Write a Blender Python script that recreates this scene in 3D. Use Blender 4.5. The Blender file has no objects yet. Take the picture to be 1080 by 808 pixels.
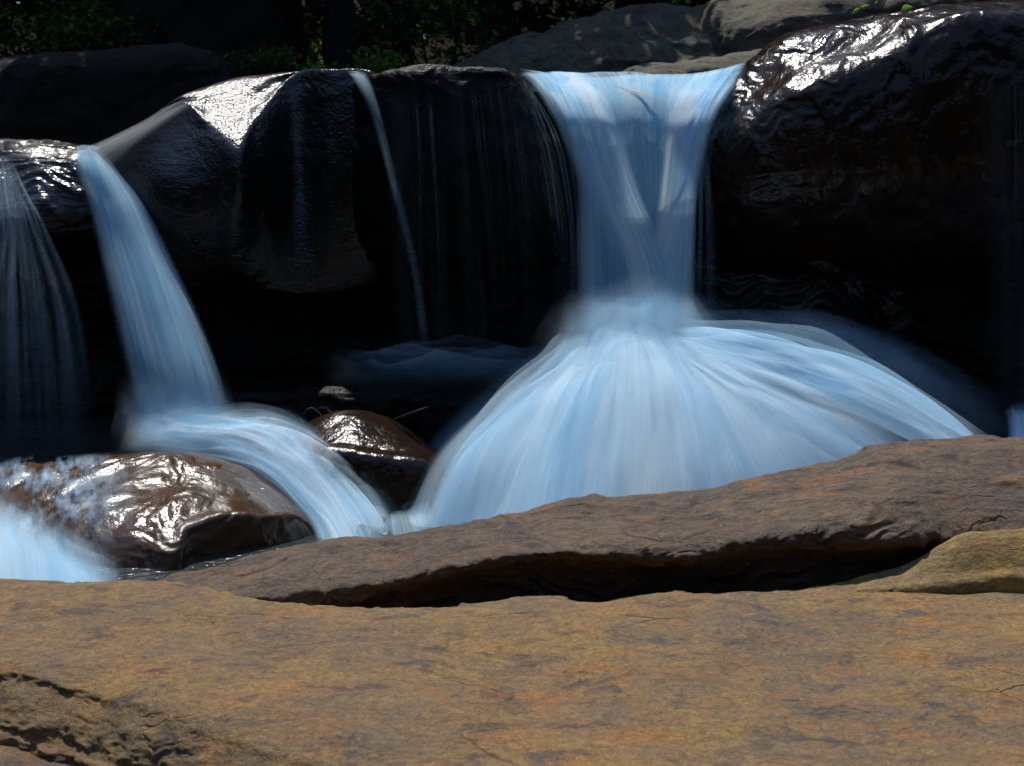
import bpy, math, random
import numpy as np
R = math.radians
random.seed(7); rng = np.random.default_rng(7)
SC = bpy.context.scene
COL = SC.collection

# ------------------------------------------------------------ camera
F = 1484.0; PITCH = R(13.0); CZ = 3.0
cam_d = bpy.data.cameras.new('camera'); cam = bpy.data.objects.new('camera', cam_d); COL.objects.link(cam)
cam.location = (0, 0, CZ); cam.rotation_euler = (R(90) - PITCH, 0, 0)
cam_d.sensor_width = 36.0; cam_d.lens = 36.0 * F / 1080.0
cam_d.clip_start = 0.05; cam_d.clip_end = 2000
cam_d.dof.use_dof = True; cam_d.dof.focus_distance = 6.4; cam_d.dof.aperture_fstop = 4.5
SC.camera = cam

# ------------------------------------------------------------ light
SUN_EL = 60.0
SUN_X = -0.16                     # sun stands behind the falls, a touch to the left
sv = np.array([SUN_X, math.cos(R(SUN_EL)), math.sin(R(SUN_EL))]); sv /= np.linalg.norm(sv)
world = bpy.data.worlds.new('World'); SC.world = world; world.use_nodes = True
nt = world.node_tree; nt.nodes.clear()
sky = nt.nodes.new('ShaderNodeTexSky'); sky.sky_type = 'NISHITA'; sky.sun_disc = False
sky.sun_elevation = math.asin(sv[2]); sky.sun_rotation = math.atan2(sv[0], sv[1])
sky.altitude = 300; sky.air_density = 1.0; sky.dust_density = 0.3; sky.ozone_density = 2.0
bg = nt.nodes.new('ShaderNodeBackground'); bg.inputs[1].default_value = 0.15
wo = nt.nodes.new('ShaderNodeOutputWorld')
nt.links.new(sky.outputs[0], bg.inputs[0]); nt.links.new(bg.outputs[0], wo.inputs[0])
sun_d = bpy.data.lights.new('sun', 'SUN'); sun_d.energy = 3.5; sun_d.angle = R(0.5); sun_d.color = (1.0, 0.95, 0.88)
sun = bpy.data.objects.new('sun', sun_d); COL.objects.link(sun); sun.location = (-5, 20, 30)
from mathutils import Vector
sun.rotation_euler = Vector(tuple(sv)).to_track_quat('Z', 'Y').to_euler()
vs = SC.view_settings
SC.display_settings.display_device = 'sRGB'
vs.view_transform = 'Standard'; vs.look = 'None'; vs.gamma = 1.0; vs.use_curve_mapping = False
vs.exposure = 0.38
cy = SC.cycles
cy.max_bounces = 8; cy.transparent_max_bounces = 48; cy.diffuse_bounces = 3; cy.glossy_bounces = 3
cy.transmission_bounces = 4; cy.caustics_reflective = False; cy.caustics_refractive = False
cy.use_denoising = True; cy.use_adaptive_sampling = True; cy.adaptive_threshold = 0.02
cy.sample_clamp_indirect = 4.0

# ------------------------------------------------------------ pixel -> place
SP, CP = math.sin(PITCH), math.cos(PITCH)
def ray(px, py):
    x = (px - 540) / F; y = (404 - py) / F
    return np.array([x, CP + y * SP, -SP + y * CP])
def P(px, py, Y):
    d = ray(px, py); return np.array([0, 0, CZ]) + d * (Y / d[1])
def Pz(px, py, z):
    d = ray(px, py); return np.array([0, 0, CZ]) + d * ((z - CZ) / d[2])

# ------------------------------------------------------------ noise
def _h(ix, iy, iz, s):
    n = (ix * 374761393 + iy * 668265263 + iz * 1274126177 + s * 974634777) & 0xFFFFFFFF
    n = ((n ^ (n >> 13)) * 1274126177) & 0xFFFFFFFF
    n = (n ^ (n >> 16)) & 0xFFFFFFFF
    return n
_G = np.random.default_rng(3).normal(size=(256, 3)); _G /= np.linalg.norm(_G, axis=1)[:, None]
def perlin(p, seed=0):
    p = np.asarray(p, float); i = np.floor(p).astype(np.int64); f = p - i
    w = f * f * f * (f * (f * 6 - 15) + 10); out = 0
    for dx in (0, 1):
        wx = w[..., 0] if dx else 1 - w[..., 0]
        for dy in (0, 1):
            wy = w[..., 1] if dy else 1 - w[..., 1]
            for dz in (0, 1):
                wz = w[..., 2] if dz else 1 - w[..., 2]
                g = _G[_h(i[..., 0] + dx, i[..., 1] + dy, i[..., 2] + dz, seed) & 255]
                d = g[..., 0] * (f[..., 0] - dx) + g[..., 1] * (f[..., 1] - dy) + g[..., 2] * (f[..., 2] - dz)
                out = out + wx * wy * wz * d
    return out * 1.5
def fbm(p, oct=4, seed=0, gain=0.5):
    a, s, o = 1.0, 0, 0.0; p = np.asarray(p, float)
    for k in range(oct):
        o = o + a * perlin(p * (2.03 ** k) + 17.3 * k, seed + k); a *= gain
    return o
def ridged(p, oct=4, seed=0):
    a, o = 1.0, 0.0
    for k in range(oct):
        o = o + a * (1 - 2 * np.abs(perlin(p * (2.1 ** k) + 9.1 * k, seed + k))); a *= 0.5
    return o / 2 - .3

# ------------------------------------------------------------ interpolation + mesh
def cr_axis(a, n, axis, closed=False):
    a = np.moveaxis(np.asarray(a, float), axis, 0); m = a.shape[0]
    t = np.linspace(0, m, n, endpoint=False) if closed else np.linspace(0, m - 1, n)
    i = np.floor(t).astype(int)
    if not closed: i = np.minimum(i, m - 2)
    f = (t - i).reshape((-1,) + (1,) * (a.ndim - 1))
    if closed:
        p0, p1, p2, p3 = a[(i - 1) % m], a[i % m], a[(i + 1) % m], a[(i + 2) % m]
    else:
        p0, p1, p2, p3 = a[np.maximum(i - 1, 0)], a[i], a[i + 1], a[np.minimum(i + 2, m - 1)]
    o = 0.5 * ((2 * p1) + (-p0 + p2) * f + (2 * p0 - 5 * p1 + 4 * p2 - p3) * f ** 2 + (-p0 + 3 * p1 - 3 * p2 + p3) * f ** 3)
    return np.moveaxis(o, 0, axis)

def mesh_np(name, co, faces, smooth=True):
    me = bpy.data.meshes.new(name)
    co = np.ascontiguousarray(co, dtype=np.float32); faces = np.ascontiguousarray(faces, dtype=np.int32)
    k = faces.shape[1]
    me.vertices.add(len(co)); me.vertices.foreach_set('co', co.ravel())
    me.loops.add(faces.size); me.loops.foreach_set('vertex_index', faces.ravel())
    me.polygons.add(len(faces)); me.polygons.foreach_set('loop_start', np.arange(0, faces.size, k, dtype=np.int32))
    me.update(calc_edges=True)
    if smooth: me.polygons.foreach_set('use_smooth', np.ones(len(faces), dtype=bool))
    me.validate(); me.update()
    return me
def link(name, me, mat, parent=None, origin=True):
    if origin:
        n = len(me.vertices); co = np.empty(n * 3, np.float32); me.vertices.foreach_get('co', co); co = co.reshape(-1, 3)
        lo, hi = co.min(0), co.max(0)
        c = np.array([(lo[0] + hi[0]) / 2, (lo[1] + hi[1]) / 2, lo[2]], np.float32)
        if parent is not None: c = np.array(parent.location, np.float32)
        me.vertices.foreach_set('co', (co - c).ravel()); me.update()
    o = bpy.data.objects.new(name, me); COL.objects.link(o)
    if parent is not None: o.parent = parent
    elif origin: o.location = [float(v) for v in c]
    if mat: me.materials.append(mat)
    return o
def tag(o, label, cat, group=None):
    o['label'] = label; o['category'] = cat
    if group: o['group'] = group
    return o
def empty(name, loc):
    o = bpy.data.objects.new(name, None); COL.objects.link(o); o.location = [float(v) for v in loc]; o.empty_display_size = .2
    return o
def grid_faces(nr, nc, cr=False, cc=False, off=0):
    r = np.arange(nr if cr else nr - 1); c = np.arange(nc if cc else nc - 1)
    rr, cc_ = np.meshgrid(r, c, indexing='ij'); r2 = (rr + 1) % nr; c2 = (cc_ + 1) % nc
    return np.stack([rr * nc + cc_, r2 * nc + cc_, r2 * nc + c2, rr * nc + c2], -1).reshape(-1, 4) + off

def rock(name, secs, mat, nr=200, nc=160, amp=0.02, freq=2.5, rough=0.02, rfreq=9, bed=0.0, bedf=14, thick=0.5, depth=None,
         seed=1, cap=0.12, raw=False, zscale=1.6, fn=None, crack=0.0, bt=.06):
    """secs: cross sections left to right, each the front profile (px,py,Y) from crest down to foot; closed behind."""
    S = []
    for s in secs:
        f = [np.array(q) if raw else P(*q) for q in s]
        d = thick
        cr_, ft = f[0], f[-1]
        back_top = cr_ + np.array([0, d * .45, -bt * d]); back = cr_ + np.array([0, d, -.35 * abs(cr_[2] - ft[2]) - .05])
        back_bot = np.array([ft[0], cr_[1] + d, ft[2]])
        under = ft + np.array([0, .25 * d, -.02])
        S.append([back_bot, back, back_top] + f + [under])
    S = np.array(S)
    def capend(s, nb):
        c = s.mean(0); dirv = (c - nb.mean(0)); dirv /= np.linalg.norm(dirv) + 1e-9
        return c + (s - c) * .62 + dirv * cap * .8, c + (s - c) * .05 + dirv * cap
    a1, a2 = capend(S[0], S[1]); b1, b2 = capend(S[-1], S[-2])
    S = np.concatenate([[a2], [a1], S, [b1], [b2]])
    g = cr_axis(cr_axis(S, nr, 0), nc, 1, closed=True)
    dr = np.gradient(g, axis=0); dc = (np.roll(g, -1, 1) - np.roll(g, 1, 1))
    n = np.cross(dr, dc); n /= np.linalg.norm(n, axis=-1, keepdims=True) + 1e-9
    if np.mean(np.sum(n * (g - g.mean((0, 1))), -1)) < 0: n = -n; flip = True
    else: flip = False
    sc = np.array([1, 1, zscale])
    side = 1 - np.clip(np.abs(n[..., 2]), 0, 1) ** 1.5
    under = np.clip(-n[..., 2] + .2, 0, 1)
    w = fbm(g * 1.7, 3, seed + 40)[..., None] * .25
    q = g + w
    d = amp * fbm(q * freq * sc, 4, seed)
    d = d + rough * (0.15 + np.maximum(side, under)) * ridged(q * rfreq * np.array([.75, 1, 1.35]), 4, seed + 9)
    if bed: 
        lay = perlin(np.stack([q[..., 0] * .8, q[..., 1] * .8, q[..., 2] * bedf + q[..., 0] * .5], -1), seed + 3)
        d = d + bed * side * np.tanh(lay * 3) * .6
    if crack:
        c1 = np.abs(perlin(q * np.array([.9, 2.2, 2.2]) + 5, seed + 30)); m = np.clip(perlin(q * 1.1 + 8, seed + 31) * 4, 0, 1)
        d = d - crack * np.exp(-(c1 / .018) ** 2) * m
    if fn is not None: d = d + fn(g, n)
    g = g + n * d[..., None]
    fc = grid_faces(nr, nc, cc=True)
    if not flip: fc = fc[:, ::-1]
    return link(name, mesh_np(name, g.reshape(-1, 3), fc), mat)

# ------------------------------------------------------------ materials
class N:
    def __init__(s, name):
        s.m = bpy.data.materials.new(name); s.m.use_nodes = True; s.t = s.m.node_tree; s.t.nodes.clear()
        s.out = s.t.nodes.new('ShaderNodeOutputMaterial')
    def n(s, typ, ins=None, **kw):
        nd = s.t.nodes.new(typ)
        for k, v in kw.items(): setattr(nd, k, v)
        for k, v in (ins or {}).items():
            if isinstance(v, bpy.types.NodeSocket): s.t.links.new(v, nd.inputs[k])
            else: nd.inputs[k].default_value = v
        return nd
    def mapping(s, vec, scale, loc=(0, 0, 0), rot=(0, 0, 0)):
        return s.n('ShaderNodeMapping', {'Vector': vec, 'Scale': scale, 'Location': loc, 'Rotation': rot}).outputs[0]
    def noise(s, vec, scale, detail=5, rough=.55, dist=0.0, out='Fac'):
        return s.n('ShaderNodeTexNoise', {'Vector': vec, 'Scale': scale, 'Detail': detail, 'Roughness': rough, 'Distortion': dist}).outputs[out]
    def ramp(s, fac, stops, interp='LINEAR'):
        r = s.n('ShaderNodeValToRGB', {'Fac': fac}); e = r.color_ramp.elements; r.color_ramp.interpolation = interp
        while len(e) < len(stops): e.new(.5)
        for el, (p, c) in zip(e, stops):
            el.position = p; el.color = (c if len(c) == 4 else (*c, 1)) if not isinstance(c, (int, float)) else (c, c, c, 1)
        return r.outputs[0]
    def mix(s, f, a, b, mode='MIX'):
        x = s.n('ShaderNodeMix', data_type='RGBA', blend_type=mode)
        for k, v in ((0, f), (6, a), (7, b)):
            if isinstance(v, bpy.types.NodeSocket): s.t.links.new(v, x.inputs[k])
            elif k == 0: x.inputs[0].default_value = v
            else: x.inputs[k].default_value = v if len(v) == 4 else (*v, 1)
        return x.outputs[2]
    def math(s, op, a, b=0.0, c=0.0, clamp=False):
        x = s.n('ShaderNodeMath', operation=op, use_clamp=clamp)
        for k, v in enumerate((a, b, c)):
            if isinstance(v, bpy.types.NodeSocket): s.t.links.new(v, x.inputs[k])
            else: x.inputs[k].default_value = v
        return x.outputs[0]
    def fin(s, sh): s.t.links.new(sh, s.out.inputs[0]); return s.m

def dry_rock(name, cols, dark=(.05, .045, .045), dark_amt=.5, bump=1.0, orange=.5, spec=.3, lichen=None, facecol=None, rough=.8):
    s = N(name); co = s.n('ShaderNodeTexCoord').outputs['Object']
    wp = s.mix(.10, co, s.noise(co, 3, 4, .6, out='Color'), 'LINEAR_LIGHT'); st = s.mapping(wp, (1, 1.15, 2.0), rot=(0, 0, .25))
    n1 = s.noise(st, 2.2, 6, .6, .3); n2 = s.noise(st, 14, 8, .7, .2); n3 = s.noise(s.mapping(co, (1, 1.6, 3), loc=(4, 2, 1)), 4.5, 7, .65)
    c = s.ramp(n1, [(.32, cols[0]), (.48, cols[1]), (.6, cols[2]), (.72, cols[3])])
    gp = s.ramp(s.noise(s.mapping(wp, (1, 1.2, 1.2), loc=(3, 1, 2)), 1.5, 5, .62), [(.47, 0), (.64, .65)])
    c = s.mix(gp, c, (cols[0][0] * .82, cols[0][1] * .86, cols[0][2] * .98))
    c2 = s.ramp(n2, [(.3, cols[0]), (.5, cols[1]), (.66, cols[2])])
    c = s.mix(.45, c, c2)
    om = s.math('MULTIPLY', s.ramp(n3, [(.50, 0), (.66, orange)]), s.ramp(s.noise(s.mapping(co, (1, 1, 1), loc=(6, 6, 2)), 1.3, 3, .6), [(.40, .1), (.58, 1)])); c = s.mix(om, c, (.33, .135, .04))
    n5 = s.noise(s.mapping(wp, (1, 1.3, 1.8), loc=(2, 8, 5)), 38, 5, .7); c = s.mix(.6, c, s.ramp(n5, [(.3, .2), (.7, .8)]), 'OVERLAY')
    n4 = s.noise(s.mapping(wp, (1.0, 1.9, 2.4), loc=(7, 3, 0)), 5.0, 9, .74)
    dm = s.ramp(n4, [(.55, 0), (.64, dark_amt)]); c = s.mix(dm, c, dark)
    if lichen:
        lm = s.ramp(s.noise(s.mapping(co, (1, 1, 1), loc=(1, 9, 3)), 3.4, 6, .7), [(.5, 0), (.6, lichen[1])]); c = s.mix(lm, c, lichen[0])
    fine = s.noise(co, 160, 3, .6); c = s.mix(.42, c, s.ramp(fine, [(.35, .2), (.65, .8)]), 'OVERLAY')
    pv = s.n('ShaderNodeTexVoronoi', {'Vector': s.mapping(wp, (1, 1.3, 1.6)), 'Scale': 34.0, 'Randomness': 1.0}).outputs['Distance']
    pit = s.math('MULTIPLY', s.ramp(pv, [(.10, 1), (.24, 0)]), s.ramp(s.noise(co, 5, 4, .6), [(.52, 0), (.62, 1)])); c = s.mix(s.math('MULTIPLY', pit, .6), c, (.04, .032, .028))
    sp = s.ramp(s.noise(co, 330, 2, .5), [(.68, 0), (.74, .35)]); c = s.mix(sp, c, (.5, .46, .4))
    b1 = s.noise(s.mapping(wp, (.85, 1.1, 1.5)), 22, 10, .72); b2 = s.noise(co, 190, 4, .6)
    vo = s.n('ShaderNodeTexVoronoi', {'Vector': s.mix(.12, s.mapping(co, (.8, 2.2, 2.6)), s.noise(co, 4, 4, .6, out='Color')), 'Scale': 2.6}, feature='DISTANCE_TO_EDGE').outputs['Distance']
    ck = s.ramp(vo, [(0, 1), (.018, 0)]); cm = s.ramp(s.noise(co, 2.4, 3, .6), [(.55, 0), (.62, 1)]); ck = s.math('MULTIPLY', ck, cm)
    c = s.mix(s.math('MULTIPLY', ck, .55), c, (.06, .03, .02))
    h = s.math('ADD', s.math('MULTIPLY', b1, 1.0), s.math('MULTIPLY', b2, .16)); h = s.math('SUBTRACT', h, s.math('MULTIPLY', ck, .5)); h = s.math('SUBTRACT', h, s.math('MULTIPLY', pit, .25))
    h = s.math('SUBTRACT', h, s.math('MULTIPLY', dm, .25))
    bp = s.n('ShaderNodeBump', {'Height': h, 'Strength': .75 * bump, 'Distance': .035}).outputs[0]
    p = s.n('ShaderNodeBsdfPrincipled', {'Base Color': c, 'Roughness': rough, 'Normal': bp, 'Specular IOR Level': spec})
    return s.fin(p.outputs[0])

def wet_rock(name, col, col2, rough=(.22, .5), bump=.5, bscale=55, spec=.5, stretch=(1, 1, 1.6), flow=0.0, coat=0.0, fine=.3, bdist=.03):
    s = N(name); co = s.n('ShaderNodeTexCoord').outputs['Object']; st = s.mapping(co, stretch)
    n1 = s.noise(st, 3, 6, .6); n2 = s.noise(st, 14, 6, .6)
    c = s.mix(s.ramp(n1, [(.4, 0), (.62, 1)]), col, col2); c = s.mix(s.ramp(n2, [(.35, .0), (.75, .7)]), c, tuple(v * .45 for v in col))
    r = s.n('ShaderNodeMapRange', {'Value': s.noise(st, 2.8, 5, .65), 'From Min': .38, 'From Max': .62, 'To Min': rough[0], 'To Max': rough[1]}).outputs[0]
    h = s.math('ADD', s.noise(st, bscale, 3, .6), s.math('MULTIPLY', s.noise(co, bscale * 3, 2, .5), fine))
    h = s.math('ADD', h, s.math('MULTIPLY', s.noise(st, bscale * .3, 3, .6), 1.6))
    bp = s.n('ShaderNodeBump', {'Height': h, 'Strength': bump, 'Distance': bdist}).outputs[0]
    p = s.n('ShaderNodeBsdfPrincipled', {'Base Color': c, 'Roughness': r, 'Normal': bp, 'Specular IOR Level': spec})
    if coat: p.inputs['Coat Weight'].default_value = coat; p.inputs['Coat Roughness'].default_value = .12; s.t.links.new(bp, p.inputs['Coat Normal'])
    return s.fin(p.outputs[0])

def water_mat(name, k1=60, k2=190, lo=.35, gain=1.3, col=(.62, .88, 1.0), trans=.3, along=.9, bump=.25, contrast=(.33, .68)):
    s = N(name); uv = s.n('ShaderNodeTexCoord').outputs['UV']
    a = s.noise(s.mapping(uv, (k1, along, 1)), 1.0, 4, .6); b = s.noise(s.mapping(uv, (k2, along * 1.6, 1), loc=(3, 5, 0)), 1.0, 3, .55)
    c0 = s.noise(s.mapping(uv, (k1 * .22, along * .9, 1), loc=(9, 1, 0)), 1.0, 3, .5)
    st = s.math('ADD', s.math('MULTIPLY', a, .42), s.math('ADD', s.math('MULTIPLY', b, .2), s.math('MULTIPLY', c0, .38)))
    stn = s.n('ShaderNodeMapRange', {'Value': st, 'From Min': contrast[0], 'From Max': contrast[1], 'To Min': 0.0, 'To Max': 1.0}).outputs[0]
    d = s.n('ShaderNodeAttribute', attribute_name='dens').outputs['Fac']
    al = s.math('MULTIPLY', d, s.math('MULTIPLY_ADD', stn, gain, lo), clamp=True)
    bp = s.n('ShaderNodeBump', {'Height': stn, 'Strength': bump, 'Distance': .02}).outputs[0]
    core = s.ramp(s.math('ADD', s.math('MULTIPLY', c0, .6), s.math('MULTIPLY', a, .4)), [(.40, tuple(v * k for v, k in zip(col, (.62, .84, 1.0)))), (.60, tuple(min(1, v * .55 + .43) for v in col))])
    df = s.n('ShaderNodeBsdfDiffuse', {'Color': core, 'Normal': bp}).outputs[0]
    tr = s.n('ShaderNodeBsdfTranslucent', {'Color': core, 'Normal': bp}).outputs[0]
    body = s.n('ShaderNodeMixShader', {0: trans, 1: df, 2: tr}).outputs[0]
    tp = s.n('ShaderNodeBsdfTransparent').outputs[0]
    return s.fin(s.n('ShaderNodeMixShader', {0: al, 1: tp, 2: body}).outputs[0])

M = {}
M['slab'] = dry_rock('tan_sandstone', [(.125, .102, .084), (.22, .142, .068), (.315, .19, .062), (.27, .137, .06)], dark=(.075, .073, .08), dark_amt=.75, orange=.6)
M['ridge'] = dry_rock('grey_brown_sandstone', [(.085, .064, .05), (.135, .10, .074), (.19, .13, .08), (.13, .105, .09)], dark=(.04, .039, .046), dark_amt=.7, orange=.5, bump=1.1)
M['yellow'] = dry_rock('yellow_lichen_rock', [(.18, .13, .075), (.27, .18, .07), (.33, .22, .07), (.22, .15, .08)], dark_amt=.4, orange=.2, lichen=((.52, .32, .075), .9))
M['grey'] = dry_rock('grey_lichen_rock', [(.065, .058, .04), (.125, .106, .075), (.17, .145, .10), (.11, .105, .08)], dark=(.02, .02, .018), dark_amt=.85, orange=.08, lichen=((.13, .16, .11), .6), bump=1.2)
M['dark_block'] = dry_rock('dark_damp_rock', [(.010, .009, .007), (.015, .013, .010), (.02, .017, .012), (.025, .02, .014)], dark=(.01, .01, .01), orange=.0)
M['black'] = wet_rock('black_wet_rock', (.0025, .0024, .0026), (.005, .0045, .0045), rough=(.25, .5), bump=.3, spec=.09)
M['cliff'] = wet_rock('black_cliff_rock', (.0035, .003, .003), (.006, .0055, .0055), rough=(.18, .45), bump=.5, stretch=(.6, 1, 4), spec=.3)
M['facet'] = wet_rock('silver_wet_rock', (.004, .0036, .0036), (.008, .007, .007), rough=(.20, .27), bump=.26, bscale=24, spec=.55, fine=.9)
M['brown'] = wet_rock('brown_wet_rock', (.085, .040, .014), (.04, .02, .008), rough=(.16, .42), bump=.17, bscale=22, stretch=(1, 1, 1), spec=.45, coat=.0)
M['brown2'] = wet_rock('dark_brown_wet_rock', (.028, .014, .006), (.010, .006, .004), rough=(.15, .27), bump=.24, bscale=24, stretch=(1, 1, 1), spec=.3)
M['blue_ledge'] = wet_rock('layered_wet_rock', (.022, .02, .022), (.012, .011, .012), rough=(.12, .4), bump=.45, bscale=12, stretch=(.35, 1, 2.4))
M['water'] = water_mat('white_water', col=(.66, .92, 1.0), trans=.52, lo=.3, gain=1.3)
M['fan'] = water_mat('fanned_white_water', k1=16, k2=60, lo=.30, gain=1.35, along=.5, col=(.66, .90, 1.0), trans=.15)
M['bright'] = water_mat('bright_streaked_water', col=(.76, .94, 1.0), trans=.45, lo=.05, gain=1.7, k1=34, k2=120, contrast=(.36, .64))
M['foam'] = water_mat('churned_foam', k1=5, k2=15, lo=-.1, gain=1.7, along=5, col=(.90, .98, 1.0), trans=.15, contrast=(.38, .64), bump=.5)
M['veil'] = water_mat('thin_water_veil', k1=50, k2=150, lo=-.25, gain=1.5, along=.5, contrast=(.4, .7))
M['mist'] = water_mat('spray_mist', k1=3, k2=9, lo=.3, gain=.9, along=2.0, bump=0)
M['sky_sheen'] = water_mat('painted_sky_sheen', k1=9, k2=26, lo=-.5, gain=2.2, along=4, col=(.45, .75, 1.0), contrast=(.4, .66), bump=.4)  # blue sky reflection on the brown boulder, put into the sheet's colour
M['silk'] = water_mat('silky_brown_water', k1=40, k2=120, lo=.3, gain=1.1, col=(.40, .36, .32), along=.7)

# ------------------------------------------------------------ water tool
def smooth(x): x = np.clip(x, 0, 1); return x * x * (3 - 2 * x)
def sheet(name, rays, mat, parent=None, nu=90, nv=110, du=None, dv=None, shells=3, off=.03, jit=.02, dens=1.0, fu=.12, fv=(0, .1), uscale=1.0, seed=0, spread=.0, raw=False, decay=.62):
    """rays: flow lines, each (px,py,Y) from source to end. du/dv: density across / along."""
    G = np.array([[q if raw else P(*q) for q in r] for r in rays], float)
    g = cr_axis(cr_axis(G, nu, 0), nv, 1) if len(rays) > 1 else None
    u = np.linspace(0, 1, nu)[:, None] * np.ones((1, nv)); v = np.linspace(0, 1, nv)[None, :] * np.ones((nu, 1))
    wid = np.linalg.norm(np.diff(g[:, nv // 2], axis=0), axis=1).sum(); ln = np.linalg.norm(np.diff(g[nu // 2], axis=0), axis=1).sum()
    D = np.ones_like(u) * dens
    if du is not None: D = D * np.interp(u, np.linspace(0, 1, len(du)), du)
    if dv is not None: D = D * np.interp(v, np.linspace(0, 1, len(dv)), dv)
    if fu: D = D * smooth(u / fu) * smooth((1 - u) / fu)
    if fv[0]: D = D * smooth(v / fv[0])
    if fv[1]: D = D * smooth((1 - v) / fv[1])
    cos, fcs, uvs, ds = [], [], [], []
    dr = np.gradient(g, axis=0); dc = np.gradient(g, axis=1); n = np.cross(dr, dc); n /= np.linalg.norm(n, axis=-1, keepdims=True) + 1e-9
    if n[..., 1].mean() > 0: n = -n
    r_ = np.random.default_rng(seed + 100)
    for k in range(shells):
        q = np.stack([u * 3.0 * uscale * wid + k * 7.7, v * .8 * ln, np.full_like(u, k * 3.1 + seed)], -1)
        d = off * k + jit * fbm(q, 3, seed + k)
        c = g.mean(0, keepdims=True)
        gg = c + (g - c) * (1 + spread * k) + n * d[..., None]
        cos.append(gg.reshape(-1, 3)); fcs.append(grid_faces(nu, nv, off=k * nu * nv))
        uvs.append(np.stack([u * wid * uscale + k * 13.7 + seed * 2.3, v * ln + k * 5.1], -1).reshape(-1, 2)); ds.append((D * (decay ** k)).reshape(-1))
    me = mesh_np(name, np.concatenate(cos), np.concatenate(fcs))
    uv = np.concatenate(uvs); li = np.empty(len(me.loops), np.int32); me.loops.foreach_get('vertex_index', li)
    l = me.uv_layers.new(name='UVMap'); l.data.foreach_set('uv', uv[li].astype(np.float32).ravel())
    a = me.attributes.new('dens', 'FLOAT', 'POINT'); a.data.foreach_set('value', np.concatenate(ds).astype(np.float32))
    return link(name, me, mat, parent)
def strands(name, lines, mat, parent=None, width=.004, n=24, dens=.5):
    """thin threads of water: each line is a list of world points; built as three-sided tubes"""
    cos, fcs, uvs, ds = [], [], [], []; o = 0
    for k, L in enumerate(lines):
        w, dn = width, dens
        if isinstance(L, tuple): L, w, dn = L
        c = cr_axis(np.array(L, float), n, 0); t = np.linspace(0, 1, n)
        ww = w * (.35 + .65 * np.sin(np.pi * np.clip(t * .9 + .08, 0, 1)))
        for j in range(3):
            a = 2 * math.pi * j / 3 + k
            cos.append(c + ww[:, None] * np.array([[math.cos(a), math.sin(a) * .7, math.sin(a) * .7]]))
        f = []
        for j in range(3):
            j2 = (j + 1) % 3; i = np.arange(n - 1)
            f.append(np.stack([o + j * n + i, o + j * n + i + 1, o + j2 * n + i + 1, o + j2 * n + i], -1))
        fcs.append(np.concatenate(f)); o += 3 * n
        uvs.append(np.stack([np.full(3 * n, k * .37), np.tile(t, 3)], -1)); ds.append(np.tile(dn * np.sin(np.pi * np.clip(t, 0.02, .98)) ** .6, 3))
    me = mesh_np(name, np.concatenate(cos), np.concatenate(fcs))
    uv = np.concatenate(uvs); li = np.empty(len(me.loops), np.int32); me.loops.foreach_get('vertex_index', li)
    l = me.uv_layers.new(name='UVMap'); l.data.foreach_set('uv', uv[li].astype(np.float32).ravel())
    a = me.attributes.new('dens', 'FLOAT', 'POINT'); a.data.foreach_set('value', np.concatenate(ds).astype(np.float32))
    return link(name, me, mat, parent)
def arcs(origin, n, vmin, vmax, az=(0, 360), el=(20, 70), T=(.15, .4), spread=.1, w=(.0008, .002), dn=(.08, .3)):
    out = []
    for _ in range(n):
        o = np.array(origin) + rng.normal(size=3) * np.array([spread, spread * .6, spread * .25])
        a = R(rng.uniform(*az)); e = R(rng.uniform(*el)); v = rng.uniform(vmin, vmax)
        d = np.array([math.cos(a) * math.cos(e), math.sin(a) * math.cos(e), math.sin(e)]) * v
        t0 = rng.uniform(0, .15); T_ = rng.uniform(*T)
        out.append(([o + d * t + np.array([0, 0, -4.9 * t * t]) for t in np.linspace(t0, t0 + T_, 6)], rng.uniform(*w), rng.uniform(*dn)))
    return out

# ============================================================ TERRAIN
def terrain():
    xs = np.concatenate([np.linspace(-160, -12, 30), np.linspace(-11, 11, 120), np.linspace(12, 160, 30)])
    ys = np.concatenate([np.linspace(-160, -6, 24), np.linspace(-5, 26, 170), np.linspace(27, 60, 60), np.linspace(64, 260, 20)])
    X, Y = np.meshgrid(xs, ys, indexing='ij')
    z = np.interp(Y, [-160, -40, -20, -12, -7, 0, 3, 4.5, 9.2, 9.5, 14, 20, 26, 30, 44, 60, 260], [50, 26, 16, 8, 1.3, .6, .35, .25, .3, 1.9, 2.55, 3.0, 3.6, 5, 22, 28, 40])  # steep bank behind the camera is unseen, added to darken sky reflections
    z = z + np.clip(np.abs(X) - 7.5, 0, 18) * 1.1  # side banks steepened too, to cut sky light
    q = np.stack([X, Y, X * 0], -1)
    z = z + fbm(q * .35, 5, 5) * np.interp(Y, [-20, -8, 0, 9, 20, 40], [2.0, .6, .12, .12, .5, 2.5])
    s = N('dark_forest_soil'); co = s.n('ShaderNodeTexCoord').outputs['Object']
    c = s.ramp(s.noise(co, 1.5, 8, .7), [(.35, (.012, .010, .007)), (.55, (.022, .02, .011)), (.7, (.02, .03, .01))])
    bp = s.n('ShaderNodeBump', {'Height': s.noise(co, 6, 8, .7), 'Strength': 1, 'Distance': .3}).outputs[0]
    m = s.fin(s.n('ShaderNodeBsdfPrincipled', {'Base Color': c, 'Roughness': .95, 'Normal': bp, 'Specular IOR Level': .1}).outputs[0])
    o = link('ground', mesh_np('ground', np.stack([X, Y, z], -1).reshape(-1, 3), grid_faces(len(xs), len(ys))), m, origin=False)
    o['kind'] = 'structure'
terrain()

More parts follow.
